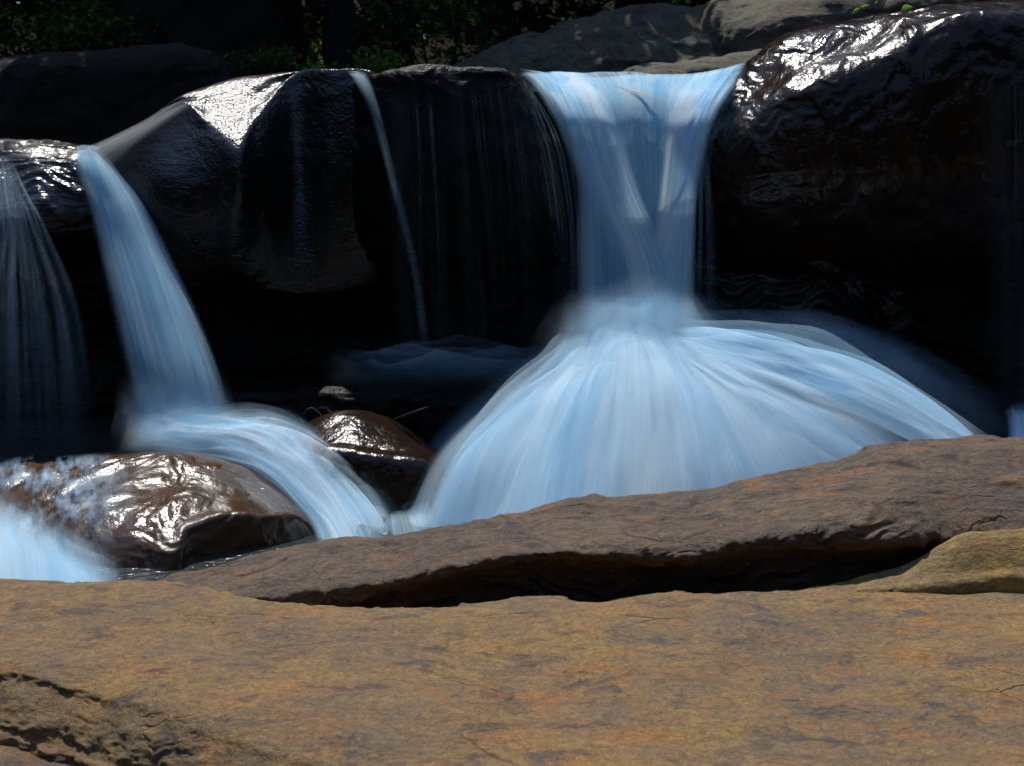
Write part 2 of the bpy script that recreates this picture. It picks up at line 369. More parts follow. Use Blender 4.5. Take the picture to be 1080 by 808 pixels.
def clif():
    secs = []
    for px, dy in ((-420, .1), (-200, 0), (0, .05), (150, 0), (300, .12), (450, .05), (600, .15), (700, .1), (760, -.12), (860, -.2), (960, -.05), (1080, .05), (1300, 0), (1500, .1)):
        secs.append([(px, 190, 9.75), (px, 235, 9.35 + dy), (px, 262, 9.12 + dy), (px, 300, 9.0 + dy), (px, 335, 9.0 + dy * .6), (px, 375, 8.95), (px, 430, 8.9), (px, 560, 8.8)])
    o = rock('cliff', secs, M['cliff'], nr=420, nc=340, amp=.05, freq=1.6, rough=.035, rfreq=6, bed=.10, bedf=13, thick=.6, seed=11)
    o['kind'] = 'structure'
clif()

# ============================================================ LEDGE ROCKS along the top of the falls
G_LEDGE = 'black rocks of the ledge the water falls over'
o = rock('ledge_rock', [
    [(-130, 140, 9.3), (-130, 160, 9.0), (-130, 200, 8.75), (-128, 235, 8.6), (-125, 262, 8.8)],
    [(-10, 147, 9.3), (-10, 162, 9.0), (-10, 200, 8.75), (-8, 238, 8.6), (-5, 262, 8.8)],
    [(45, 150, 9.25), (46, 165, 8.95), (48, 200, 8.7), (50, 236, 8.6), (52, 258, 8.8)],
    [(85, 157, 9.1), (88, 172, 8.9), (93, 200, 8.75), (98, 226, 8.7), (100, 250, 8.85)],
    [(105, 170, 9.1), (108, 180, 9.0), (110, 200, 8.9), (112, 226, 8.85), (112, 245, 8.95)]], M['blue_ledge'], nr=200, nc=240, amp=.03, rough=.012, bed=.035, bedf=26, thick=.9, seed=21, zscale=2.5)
tag(o, 'layered bluish wet rock of the ledge at the far left, beside the left waterfall', 'rock', G_LEDGE)
o = rock('ledge_rock', [
    [(92, 160, 9.0), (94, 164, 8.92), (98, 172, 8.82), (106, 220, 8.8), (118, 285, 8.9)],
    [(125, 142, 9.0), (126, 145, 8.93), (129, 150, 8.84), (140, 215, 8.62), (150, 295, 8.75)],
    [(160, 124, 9.0), (160, 127, 8.93), (162, 133, 8.80), (168, 210, 8.5), (172, 300, 8.7)],
    [(190, 103, 8.94), (192, 109, 8.87), (196, 118, 8.78), (200, 210, 8.45), (205, 300, 8.65)],
    [(220, 91, 9.06), (221, 114, 8.83), (224, 142, 8.566), (228, 215, 8.42), (228, 300, 8.65)],
    [(250, 83, 9.13), (250, 118, 8.79), (252, 157, 8.42), (252, 220, 8.38), (250, 300, 8.62)],
    [(281, 79, 9.14), (279, 98, 8.98), (273, 128, 8.69), (279, 190, 8.56), (280, 300, 8.62)],
    [(316, 76, 9.15), (313, 79, 9.12), (308, 88, 9.05), (312, 170, 8.86), (314, 300, 8.65)],
    [(346, 75, 9.05), (346, 77, 8.98), (346, 82, 8.90), (350, 180, 8.74), (354, 300, 8.68)],
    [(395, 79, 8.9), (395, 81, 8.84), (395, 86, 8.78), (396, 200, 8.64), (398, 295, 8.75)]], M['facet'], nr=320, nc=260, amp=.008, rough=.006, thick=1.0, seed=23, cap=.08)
tag(o, 'big black ledge rock with a silvery glinting triangular facet on its shoulder', 'rock', G_LEDGE)
o = rock('ledge_rock', [
    [(372, 84, 9.0), (374, 88, 8.8), (376, 96, 8.66), (376, 190, 8.55), (380, 262, 8.7)],
    [(410, 77, 8.75), (411, 79, 8.62), (412, 85, 8.48), (412, 190, 8.36), (414, 268, 8.55)],
    [(470, 72, 8.75), (470, 74, 8.6), (470, 80, 8.46), (472, 185, 8.3), (474, 272, 8.5)],
    [(528, 74, 8.75), (529, 77, 8.62), (530, 84, 8.48), (532, 185, 8.3), (534, 274, 8.5)],
    [(556, 92, 8.9), (557, 98, 8.75), (560, 112, 8.55), (564, 190, 8.32), (564, 274, 8.5)],
    [(582, 130, 8.8), (583, 138, 8.7), (585, 152, 8.55), (590, 205, 8.36), (586, 268, 8.5)],
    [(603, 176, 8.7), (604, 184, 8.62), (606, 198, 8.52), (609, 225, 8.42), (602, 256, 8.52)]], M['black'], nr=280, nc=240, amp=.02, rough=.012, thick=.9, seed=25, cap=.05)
tag(o, 'smooth black ledge rock left of the main waterfall with thin water threads down its face', 'rock', G_LEDGE)
o = rock('ledge_rock', [
    [(744, 136, 8.75), (745, 144, 8.65), (747, 156, 8.55), (748, 200, 8.55), (752, 258, 8.75)],
    [(766, 100, 8.9), (770, 118, 8.72), (774, 138, 8.48), (774, 195, 8.4), (775, 262, 8.65)],
    [(792, 68, 9.0), (798, 92, 8.75), (806, 120, 8.42), (806, 190, 8.33), (805, 264, 8.6)],
    [(830, 42, 9.05), (834, 72, 8.7), (840, 103, 8.38), (840, 185, 8.3), (840, 266, 8.6)],
    [(870, 30, 9.05), (873, 58, 8.72), (878, 86, 8.4), (880, 180, 8.3), (880, 266, 8.6)],
    [(912, 21, 9.05), (916, 44, 8.74), (922, 72, 8.4), (924, 175, 8.3), (924, 266, 8.6)],
    [(950, 14, 9.0), (952, 26, 8.7), (956, 54, 8.42), (960, 170, 8.3), (960, 266, 8.6)],
    [(1000, 5, 9.0), (1000, 12, 8.65), (1002, 34, 8.42), (1005, 165, 8.3), (1005, 266, 8.6)],
    [(1060, 1, 9.0), (1060, 8, 8.65), (1062, 30, 8.42), (1065, 160, 8.3), (1065, 266, 8.6)],
    [(1160, -6, 9.0), (1160, 4, 8.65), (1162, 34, 8.42), (1165, 160, 8.3), (1165, 266, 8.6)],
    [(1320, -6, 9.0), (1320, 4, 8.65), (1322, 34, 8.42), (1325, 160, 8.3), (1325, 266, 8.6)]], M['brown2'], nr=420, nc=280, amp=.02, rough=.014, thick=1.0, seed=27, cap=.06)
tag(o, 'large dark wet ledge rock with a pitted brown glinting shoulder, right of the main waterfall', 'rock', G_LEDGE)

o = rock('rock_shelf', [
    [(728, 262, 9.2), (730, 272, 9.0), (732, 290, 8.9), (735, 300, 8.78), (738, 345, 8.8)],
    [(790, 252, 9.2), (792, 264, 8.98), (793, 278, 8.86), (794, 300, 8.66), (796, 345, 8.7)],
    [(850, 246, 9.2), (852, 260, 8.96), (853, 282, 8.80), (854, 306, 8.66), (855, 345, 8.72)],
    [(905, 246, 9.2), (906, 262, 9.0), (908, 292, 8.9), (908, 312, 8.8), (910, 345, 8.85)],
    [(960, 262, 9.2), (962, 272, 9.1), (963, 300, 9.0), (964, 320, 8.95), (965, 345, 8.95)]], M['blue_ledge'], nr=220, nc=260, amp=.03, rough=.02, bed=.06, bedf=20, thick=.4, seed=29, zscale=4)
tag(o, 'layered wet shelf with dim blue glints under the right ledge rock, beside the main fall', 'rock')
# ============================================================ LOWER ROCKS
o = rock('boulder', [
    [(-110, 515, 7.1), (-108, 545, 6.85), (-105, 575, 6.6), (-102, 605, 6.42), (-100, 660, 6.35)],
    [(-40, 503, 7.1), (-36, 528, 6.85), (-30, 560, 6.58), (-24, 600, 6.38), (-20, 660, 6.3)],
    [(15, 491, 7.1), (22, 512, 6.85), (34, 546, 6.52), (44, 590, 6.3), (52, 660, 6.22)],
    [(90, 485, 7.05), (92, 505, 6.8), (98, 544, 6.42), (104, 590, 6.18), (112, 660, 6.1)],
    [(150, 480, 7.05), (152, 503, 6.78), (158, 546, 6.36), (163, 594, 6.14), (166, 660, 6.08)],
    [(184, 479, 7.05), (185, 503, 6.78), (186, 542, 6.40), (187, 582, 6.18), (190, 660, 6.12)],
    [(200, 480, 7.05), (202, 503, 6.78), (201, 540, 6.44), (200, 566, 6.28), (203, 660, 6.22)],
    [(232, 486, 7.05), (238, 510, 6.78), (240, 538, 6.52), (240, 553, 6.40), (242, 660, 6.34)],
    [(264, 500, 7.0), (272, 520, 6.80), (278, 540, 6.6), (280, 551, 6.48), (284, 650, 6.42)],
    [(300, 524, 6.9), (306, 533, 6.8), (311, 543, 6.68), (313, 550, 6.6), (317, 640, 6.52)],
    [(332, 552, 6.85), (335, 558, 6.78), (338, 564, 6.7), (339, 568, 6.66), (342, 630, 6.62)]], M['brown'], nr=340, nc=300, amp=.016, freq=3, rough=.010, thick=.5, bt=.2, seed=31, cap=.04, crack=.015)
tag(o, 'rounded brown wet boulder with blue sky glints below the left waterfall', 'boulder')
o = rock('boulder', [
    [(292, 478, 7.5), (294, 492, 7.36), (298, 510, 7.2), (304, 600, 7.1)],
    [(325, 450, 7.5), (328, 470, 7.3), (334, 490, 7.12), (344, 600, 7.05)],
    [(362, 440, 7.5), (368, 466, 7.24), (380, 490, 7.06), (390, 600, 6.98)],
    [(400, 445, 7.5), (408, 472, 7.2), (416, 497, 7.04), (420, 600, 6.97)],
    [(440, 464, 7.45), (446, 478, 7.22), (452, 500, 7.06), (448, 600, 7.02)],
    [(480, 492, 7.45), (482, 500, 7.35), (484, 514, 7.2), (486, 600, 7.15)]], M['brown2'], nr=220, nc=220, amp=.014, rough=.008, thick=.4, seed=33, cap=.06)
tag(o, 'small dark brown boulder with a white glint between the left cascade and the main splash', 'boulder')
o = rock('rock_shelf', [
    [(180, 400, 8.6), (182, 412, 8.3), (184, 430, 8.1), (188, 520, 8.0)],
    [(300, 392, 8.6), (302, 404, 8.25), (304, 424, 8.0), (306, 520, 7.9)],
    [(420, 388, 8.6), (421, 398, 8.2), (423, 420, 7.95), (425, 520, 7.85)],
    [(540, 386, 8.6), (541, 396, 8.25), (543, 416, 8.0), (545, 520, 7.9)],
    [(640, 392, 8.6), (641, 404, 8.3), (643, 424, 8.1), (645, 520, 8.0)]], M['black'], nr=240, nc=200, amp=.03, rough=.03, bed=.03, bedf=18, thick=.5, seed=35)
tag(o, 'low black rock shelf under the thin falls, behind the small glinting boulder', 'rock')

o = rock('rock_ridge', [
    [(150, 634, 5.25), (150, 638, 5.18), (150, 642, 5.1), (150, 648, 5.08), (150, 662, 5.08), (150, 690, 5.1)],
    [(205, 621, 5.3), (206, 627, 5.2), (207, 634, 5.12), (208, 641, 5.06), (208, 662, 5.08), (208, 690, 5.1)],
    [(260, 598, 5.4), (262, 607, 5.28), (264, 618, 5.18), (265, 632, 5.10), (265, 655, 5.1), (265, 690, 5.12)],
    [(330, 577, 5.5), (332, 590, 5.36), (334, 606, 5.24), (335, 624, 5.14), (335, 646, 5.16), (335, 690, 5.2)],
    [(400, 569, 5.6), (401, 583, 5.4), (403, 600, 5.24), (404, 617, 5.14), (404, 636, 5.24), (404, 690, 5.34)],
    [(455, 559, 5.6), (456, 572, 5.42), (457, 587, 5.26), (457, 604, 5.14), (457, 622, 5.24), (457, 690, 5.34)],
    [(510, 549, 5.65), (511, 563, 5.45), (512, 576, 5.28), (512, 591, 5.14), (512, 610, 5.24), (512, 690, 5.34)],
    [(560, 538, 5.7), (561, 553, 5.48), (562, 567, 5.3), (562, 583, 5.14), (562, 603, 5.24), (562, 690, 5.34)],
    [(617, 525, 5.75), (618, 543, 5.5), (619, 562, 5.3), (620, 583, 5.14), (620, 604, 5.24), (620, 690, 5.34)],
    [(720, 519, 5.8), (720, 541, 5.5), (720, 562, 5.3), (720, 585, 5.14), (720, 606, 5.24), (720, 690, 5.34)],
    [(800, 505, 5.85), (800, 528, 5.52), (800, 548, 5.32), (800, 570, 5.16), (800, 596, 5.26), (800, 690, 5.36)],
    [(870, 488, 5.9), (870, 514, 5.55), (870, 538, 5.34), (870, 566, 5.18), (870, 594, 5.28), (870, 690, 5.38)],
    [(930, 471, 5.95), (930, 500, 5.6), (930, 530, 5.36), (930, 566, 5.2), (930, 594, 5.30), (930, 690, 5.40)],
    [(1000, 462, 6.0), (1000, 494, 5.62), (1000, 526, 5.38), (1000, 566, 5.22), (1000, 596, 5.32), (1000, 690, 5.42)],
    [(1080, 463, 6.0), (1080, 494, 5.62), (1080, 526, 5.38), (1080, 566, 5.22), (1080, 596, 5.32), (1080, 690, 5.42)],
    [(1250, 480, 6.0), (1250, 505, 5.62), (1250, 532, 5.38), (1250, 572, 5.22), (1250, 601, 5.32), (1250, 690, 5.42)],
    [(1420, 530, 6.0), (1420, 545, 5.62), (1420, 562, 5.38), (1420, 592, 5.22), (1420, 611, 5.32), (1420, 690, 5.42)]],
    M['ridge'], nr=760, nc=420, amp=.018, freq=2.8, rough=.034, rfreq=8, bed=.016, bedf=22, thick=.55, bt=.24, seed=41, crack=.007)
tag(o, 'long grey-brown rock ridge with a dark undercut, lying across behind the tan slab', 'rock')

def slab():
    edge = [(-260, 606), (-60, 610), (0, 611), (80, 615), (150, 612), (205, 619), (270, 632), (350, 641), (440, 642), (500, 639), (570, 628), (622, 637), (690, 627), (760, 626), (840, 624), (900, 616), (960, 608), (1030, 606), (1120, 606), (1260, 604), (1450, 604)]
    front = lambda px: np.interp(px, [-260, 0, 110, 220, 330, 470, 700, 1450], [655, 716, 744, 780, 822, 880, 970, 1010])
    secs = []
    for px, e in edge:
        f = float(front(px)); z = 1.03 + .015 * math.sin(px * .011)
        zz = np.interp(px, [-260, 0, 200, 1450], [1.0, 1.02, 1.03, 1.03])
        def tp(t, dz=0.0):
            return Pz(px, e + (f - e) * t, zz + dz)
        E = Pz(px, e, zz - .004); fr = tp(1.0, -.03)
        s = [E + np.array([0, .06, -.06]), E, tp(.12, .006), tp(.3, .012 * math.sin(px * .02)), tp(.5, .01), tp(.7, .012), tp(.88, -.002), fr,
             fr + np.array([0, -.06, -.035]), fr + np.array([0, -.12, -.095]), fr + np.array([0, -.165, -.18]), fr + np.array([0, -.10, -.6])]
        secs.append(s)
    return secs
o = rock('rock_slab', slab(), M['slab'], nr=820, nc=560, amp=.010, freq=2.4, rough=.014, rfreq=8, thick=.25, seed=43, raw=True, crack=.002, fn=lambda g, n: np.clip(.93 - n[..., 2], 0, .5) * (.05 * fbm(g * 9, 4, 88) + .03 * ridged(g * 16, 3, 89)))
tag(o, 'broad tan rock slab filling the foreground, dry with ochre and orange stains', 'rock')
o = rock('rock_slab', [
    [Pz(px, 765 + k, .86) + np.array([0, .35, -.08]), Pz(px, 775 + k, .855), Pz(px, 790 + k, .85), Pz(px, 830 + k, .84), Pz(px, 880 + k, .83), Pz(px, 940 + k, .7), Pz(px, 1000, .4)]
    for px, k in ((-400, -50), (-150, -30), (0, -5), (60, 15), (140, 40), (260, 70), (420, 100))], M['ridge'], nr=200, nc=160, amp=.01, rough=.01, thick=.3, seed=45, raw=True)
tag(o, 'grey rock slab just showing in the bottom left corner below the tan slab', 'rock')
o = rock('boulder', [
    [(900, 616, 5.10), (900, 619, 5.06), (900, 622, 5.03), (900, 630, 4.99), (900, 690, 4.97)],
    [(955, 602, 5.13), (953, 608, 5.09), (951, 615, 5.05), (949, 628, 4.99), (949, 690, 4.97)],
    [(1012, 571, 5.16), (1005, 586, 5.11), (996, 603, 5.06), (986, 626, 4.99), (986, 690, 4.97)],
    [(1042, 566, 5.16), (1040, 581, 5.11), (1036, 601, 5.06), (1032, 622, 5.0), (1032, 690, 4.98)],
    [(1085, 563, 5.17), (1082, 578, 5.12), (1078, 597, 5.07), (1074, 617, 5.02), (1074, 690, 5.0)],
    [(1190, 562, 5.17), (1190, 578, 5.12), (1190, 598, 5.07), (1190, 617, 5.02), (1190, 690, 5.0)],
    [(1320, 575, 5.17), (1320, 588, 5.12), (1320, 604, 5.07), (1320, 619, 5.02), (1320, 690, 5.0)]], M['yellow'], nr=260, nc=200, amp=.008, rough=.008, thick=.12, seed=47, cap=.05)
tag(o, 'low rounded rock with a yellow lichen patch at the right end of the slab', 'rock')

# ============================================================ BACK ROCKS
o = rock('boulder', [
    [(430, 82, 12.6), (430, 86, 12.4), (430, 95, 12.2), (430, 120, 12.1)],
    [(475, 70, 12.7), (476, 78, 12.3), (477, 90, 12.1), (478, 120, 12.0)],
    [(530, 50, 12.8), (532, 66, 12.3), (534, 84, 12.0), (535, 120, 11.9)],
    [(590, 26, 12.9), (592, 50, 12.3), (594, 76, 11.95), (595, 120, 11.9)],
    [(640, 11, 13.0), (641, 36, 12.4), (643, 66, 12.0), (644, 120, 11.9)],
    [(690, 8, 13.0), (690, 32, 12.5), (692, 62, 12.1), (693, 120, 12.0)],
    [(740, 11, 13.0), (740, 34, 12.6), (742, 60, 12.3), (742, 120, 12.2)],
    [(775, 16, 13.1), (775, 38, 12.8), (777, 60, 12.6), (777, 120, 12.5)]], M['grey'], nr=280, nc=200, amp=.09, freq=1.4, rough=.04, rfreq=4, thick=2.0, seed=51, cap=.3, crack=.04)
tag(o, 'large grey lichen-covered boulder behind the lip of the main waterfall', 'boulder')
o = rock('boulder', [
    [(750, 4, 13.0), (750, 20, 12.6), (752, 50, 12.4), (752, 110, 12.4)],
    [(790, -6, 13.0), (790, 14, 12.3), (792, 48, 12.1), (792, 110, 12.1)],
    [(850, -20, 13.0), (850, 2, 12.2), (852, 40, 12.0), (852, 110, 12.0)],
    [(920, -30, 13.0), (920, -8, 12.2), (922, 30, 12.0), (922, 110, 12.0)],
    [(1010, -36, 13.0), (1010, -14, 12.3), (1012, 26, 12.1), (1012, 110, 12.1)]], M['grey'], nr=200, nc=160, amp=.06, freq=1.2, rough=.03, rfreq=4, thick=2.0, seed=53, cap=.3)
tag(o, 'flat-faced grey rock block behind the brown shoulder of the right ledge rock', 'boulder')
for i, (x0, x1, yt, yb, Y, lab) in enumerate(((662, 722, 66, 98, 10.6, 'small squarish brown rock in the stream right behind the main fall lip'),
                                             (716, 775, 60, 96, 10.7, 'low dark stone at the stream edge, middle of the three behind the lip'),
                                             (760, 850, 52, 84, 10.9, 'flat-topped pale stone behind the lip, touching the right ledge rock'))):
    xm = (x0 + x1) / 2
    o = rock('stone', [[(x0, yt + 6, Y + .2), (x0, yt + 12, Y), (x0, yt + 22, Y - .1), (x0, yb + 10, Y - .12)],
                       [(xm, yt, Y + .2), (xm, yt + 6, Y - .02), (xm, yt + 18, Y - .14), (xm, yb + 10, Y - .16)],
                       [(x1, yt + 3, Y + .2), (x1, yt + 9, Y), (x1, yt + 20, Y - .1), (x1, yb + 10, Y - .12)]], M['grey'], nr=90, nc=90, amp=.02, freq=3, rough=.02, rfreq=7, thick=.6, seed=55 + i, cap=.08)
    tag(o, lab, 'rock', 'stones behind the lip of the falls')
o = rock('boulder', [
    [(2, 66, 11.6), (0, 74, 11.3), (0, 110, 11.2), (0, 190, 11.1)],
    [(40, 58, 11.7), (40, 64, 11.2), (40, 110, 11.1), (40, 190, 11.1)],
    [(130, 53, 11.7), (130, 59, 11.2), (130, 110, 11.1), (130, 190, 11.1)],
    [(205, 50, 11.7), (205, 56, 11.2), (206, 105, 11.1), (206, 190, 11.1)],
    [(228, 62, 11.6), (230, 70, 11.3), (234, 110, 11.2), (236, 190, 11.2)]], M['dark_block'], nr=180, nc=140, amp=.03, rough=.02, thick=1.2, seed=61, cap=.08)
tag(o, 'long dark block of rock behind the left waterfall with a faintly lit top edge', 'boulder')
o = rock('boulder', [
    [(112, -90, 15), (112, -80, 14.6), (112, 0, 14.5), (112, 90, 14.4)],
    [(190, -100, 15), (190, -90, 14.5), (190, 0, 14.4), (190, 90, 14.3)],
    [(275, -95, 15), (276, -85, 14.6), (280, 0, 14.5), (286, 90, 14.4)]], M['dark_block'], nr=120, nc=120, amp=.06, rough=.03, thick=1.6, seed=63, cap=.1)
tag(o, 'tall dark rock face standing behind the long dark block, top left', 'boulder')
o = rock('boulder', [
    [(290, -10, 19.5), (290, 20, 19.1), (290, 60, 19), (290, 110, 19)],
    [(330, -20, 19.5), (330, 10, 19.1), (330, 60, 19), (330, 110, 19)],
    [(372, -12, 19.5), (372, 20, 19.1), (372, 60, 19), (372, 110, 19)]], M['grey'], nr=100, nc=90, amp=.08, freq=1.2, rough=.05, thick=1.5, seed=67, cap=.2)
tag(o, 'pale grey rock seen through the gap between two dark tree trunks', 'boulder')

# ============================================================ WATER
st = N('clear_stream_water'); co = st.n('ShaderNodeTexCoord').outputs['Object']
bp = st.n('ShaderNodeBump', {'Height': st.noise(st.mapping(co, (1, 3, 1)), 5, 5, .6), 'Strength': .5, 'Distance': .03}).outputs[0]
p_ = st.n('ShaderNodeBsdfPrincipled', {'Base Color': (.03, .035, .035, 1), 'Roughness': .12, 'Normal': bp, 'IOR': 1.33})
M['stream'] = st.fin(p_.outputs[0])
def flat(name, x0, x1, y0, y1, z, nx, ny, a, seed):
    X, Y = np.meshgrid(np.linspace(x0, x1, nx), np.linspace(y0, y1, ny), indexing='ij')
    Z = z + a * fbm(np.stack([X * 2, Y * 3, X * 0], -1), 3, seed)
    o = link(name, mesh_np(name, np.stack([X, Y, Z], -1).reshape(-1, 3), grid_faces(nx, ny)), M['stream'], origin=False); o['kind'] = 'structure'; return o
flat('water', -6, 6, 5.2, 9.0, .70, 120, 60, .012, 3)
flat('water', -.1, 2.6, 8.95, 12.4, 2.80, 120, 60, .012, 4)

# main waterfall
top = empty('waterfall', P(670, 375, 7.9))
tag(top, 'widest white waterfall pouring through the notch and fanning out over the rocks, centre right', 'waterfall')
def leap(rays, near):
    fy = lambda py: float(np.interp(py, [78, 86, 95, 115, 140, 195, 250, 310, 375], [9.15, 8.85, 8.60, 8.42, 8.32, 8.24, 8.19, 8.13, 8.05]))
    return [[(x, y, fy(y) + 0.0 * i - near * min(1, max(0, (y - 84) / 20))) for i, (x, y) in enumerate(q)] for q in rays]
body = leap([
    [(546, 79), (555, 86), (564, 97), (576, 116), (588, 140), (606, 192), (606, 250), (606, 310), (610, 372)],
    [(578, 80), (586, 87), (595, 99), (606, 118), (616, 142), (632, 195), (634, 250), (636, 310), (640, 374)],
    [(630, 82), (635, 89), (641, 101), (648, 119), (653, 142), (661, 195), (664, 250), (665, 310), (667, 376)],
    [(690, 82), (690, 89), (690, 102), (690, 120), (690, 143), (691, 195), (692, 250), (692, 310), (692, 374)],
    [(747, 78), (742, 87), (737, 100), (732, 118), (727, 142), (719, 195), (716, 250), (714, 310), (716, 370)],
    [(796, 68), (786, 80), (773, 97), (760, 118), (750, 142), (738, 195), (735, 250), (735, 310), (738, 366)]], 0)
sheet('fall', body, M['water'], top, nu=140, nv=180, shells=3, off=.015, jit=.03, dens=1.2, fu=.17, fv=(0, .12), seed=1)
lstream = leap([
    [(560, 80), (566, 87), (576, 99), (588, 118), (598, 142), (614, 202), (636, 260), (650, 320), (658, 374)],
    [(580, 79), (587, 86), (597, 97), (608, 116), (619, 140), (641, 200), (664, 260), (680, 320), (688, 374)],
    [(604, 80), (611, 87), (620, 99), (629, 118), (639, 141), (659, 200), (684, 260), (701, 320), (708, 374)],
    [(628, 81), (634, 89), (641, 102), (650, 120), (658, 143), (675, 200), (700, 260), (716, 320), (722, 374)]], .17)
sheet('fall', lstream, M['bright'], top, nu=90, nv=160, shells=2, off=.015, jit=.03, dens=1.5, fu=.42, fv=(.03, .15), dv=[1.4, 1.4, 1.2, 1, .8, .7], seed=2)
rstream = leap([
    [(712, 82), (708, 90), (702, 102), (699, 121), (698, 146), (694, 202), (684, 260), (668, 320), (652, 372)],
    [(748, 79), (740, 88), (730, 101), (720, 120), (714, 145), (707, 200), (700, 260), (690, 320), (680, 372)],
    [(776, 73), (765, 84), (752, 99), (740, 119), (731, 144), (722, 200), (717, 260), (711, 320), (706, 372)],
    [(794, 68), (784, 80), (770, 98), (758, 119), (748, 144), (737, 200), (732, 260), (729, 320), (728, 372)]], .14)
sheet('fall', rstream, M['bright'], top, nu=90, nv=160, shells=2, off=.015, jit=.03, dens=1.5, fu=.38, fv=(.05, .15), dv=[1.3, 1.3, 1.2, 1.1, .9, .7], seed=3)
back = [
    [(735, 362, 7.69), (795, 368, 7.61), (860, 384, 7.53), (950, 424, 7.38), (1052, 482, 7.16)],
    [(725, 364, 7.59), (790, 373, 7.46), (858, 393, 7.33), (942, 434, 7.18), (1035, 500, 6.96)],
    [(712, 358, 7.49), (785, 364, 7.31), (855, 380, 7.18), (935, 420, 7.03), (1035, 488, 6.81)],
    [(700, 366, 7.42), (770, 378, 7.22), (840, 396, 7.08), (915, 430, 6.90), (1020, 490, 6.71)],
    [(692, 374, 7.36), (750, 393, 7.12), (812, 412, 6.96), (880, 434, 6.82), (985, 480, 6.64)]]
sheet('splash', back, M['fan'], top, nu=160, nv=110, shells=6, off=.026, jit=.075, dens=1.35, fu=.28, fv=(.16, .12), uscale=1.0, seed=4, decay=.6)
front = [
    [(606, 386, 7.62), (582, 404, 7.51), (535, 438, 7.38), (478, 494, 7.18), (436, 575, 6.91)],
    [(618, 376, 7.54), (592, 402, 7.34), (545, 440, 7.16), (498, 500, 6.90), (474, 590, 6.64)],
    [(636, 366, 7.44), (622, 396, 7.26), (596, 440, 6.98), (566, 510, 6.68), (548, 600, 6.36)],
    [(654, 361, 7.40), (650, 392, 7.16), (640, 440, 6.83), (626, 510, 6.53), (616, 600, 6.21)],
    [(672, 361, 7.40), (684, 394, 7.12), (694, 440, 6.78), (700, 510, 6.46), (704, 600, 6.16)],
    [(690, 366, 7.40), (722, 400, 7.12), (752, 444, 6.80), (778, 508, 6.50), (796, 590, 6.26)],
    [(706, 373, 7.38), (762, 400, 7.04), (822, 432, 6.82), (878, 484, 6.62), (965, 572, 6.41)],
    [(716, 378, 7.36), (785, 398, 7.06), (860, 420, 6.88), (950, 456, 6.72), (1055, 522, 6.56)]]
sheet('splash', front, M['fan'], top, nu=240, nv=120, shells=6, off=.03, jit=.07, dens=1.3, fu=.15, fv=(.16, .08), uscale=1.0, seed=5, decay=.6)
side = []
for x0, x1, x2, dn in ((552, 588, 604, .2), (556, 594, 608, .15), (560, 600, 614, .15), (788, 748, 742, .5), (780, 744, 739, .5), (770, 742, 746, .35), (776, 746, 752, .25), (784, 752, 748, .3), (548, 580, 598, .3)):
    for _ in range(3):
        j = rng.normal() * 3
        side.append(([P(x0 + j, 84, 8.9), P(x1 + j, 145, 8.3), P(x2 + j * .8, 240, 8.18), P(x2 + j * 1.5, 355, 8.05)], rng.uniform(.003, .008), dn * rng.uniform(.08, .3)))
strands('stray_threads', side, M['mist'], top, n=40)
# soft outer spray shells
sheet('spray', [
    [(640, 350, 8.3), (760, 335, 8.35), (860, 338, 8.3), (960, 372, 8.2), (1085, 452, 7.95)],
    [(660, 352, 8.2), (770, 345, 8.2), (865, 352, 8.1), (960, 392, 7.9), (1078, 475, 7.7)],
    [(670, 356, 8.1), (765, 358, 8.0), (855, 372, 7.8), (945, 415, 7.6), (1050, 500, 7.4)]], M['mist'], top, nu=40, nv=80, shells=3, off=.05, jit=.05, dens=.3, fu=.4, fv=(.15, .3), seed=6)
sheet('spray', [
    [(650, 350, 8.1), (580, 378, 8.0), (510, 424, 7.9), (455, 480, 7.7), (425, 570, 7.5)],
    [(655, 352, 8.0), (600, 385, 7.8), (535, 432, 7.6), (480, 495, 7.4), (455, 580, 7.2)],
    [(660, 355, 7.9), (620, 395, 7.6), (565, 445, 7.35), (520, 515, 7.1), (500, 590, 6.9)]], M['mist'], top, nu=40, nv=80, shells=3, off=.05, jit=.05, dens=.4, fu=.4, fv=(.15, .2), seed=7)
sheet('spray', [
    [(572, 325, 8.1), (570, 362, 7.9), (540, 432, 7.6)],
    [(618, 315, 7.8), (620, 350, 7.5), (600, 415, 7.15)],
    [(668, 308, 7.75), (668, 344, 7.42), (668, 410, 7.05)],
    [(722, 312, 7.8), (726, 346, 7.5), (745, 405, 7.15)],
    [(758, 325, 8.0), (768, 350, 7.75), (800, 400, 7.35)]], M['mist'], top, nu=60, nv=50, shells=5, off=.03, jit=.07, dens=.6, fu=.5, fv=(.5, .5), seed=8)
sheet('foam', [
    [(600, 372, 7.5), (585, 402, 7.36), (562, 450, 7.12)], [(630, 360, 7.42), (624, 392, 7.16), (612, 446, 6.86)],
    [(664, 354, 7.38), (664, 388, 7.08), (666, 440, 6.76)], [(705, 362, 7.42), (735, 394, 7.12), (765, 432, 6.88)],
    [(750, 368, 7.5), (810, 392, 7.26), (870, 420, 7.08)]], M['foam'], top, nu=90, nv=60, shells=3, off=.015, jit=.05, dens=.62, fu=.35, fv=(.3, .6), uscale=.9, seed=9)
threads = arcs(P(650, 372, 8.1), 60, .8, 2.2, az=(150, 300), el=(10, 60), T=(.12, .3), spread=.08)
threads += arcs(P(735, 350, 8.2), 50, .8, 2.4, az=(-60, 60), el=(5, 45), T=(.12, .35), spread=.08)
strands('spray_threads', threads, M['mist'], top, dens=.4)

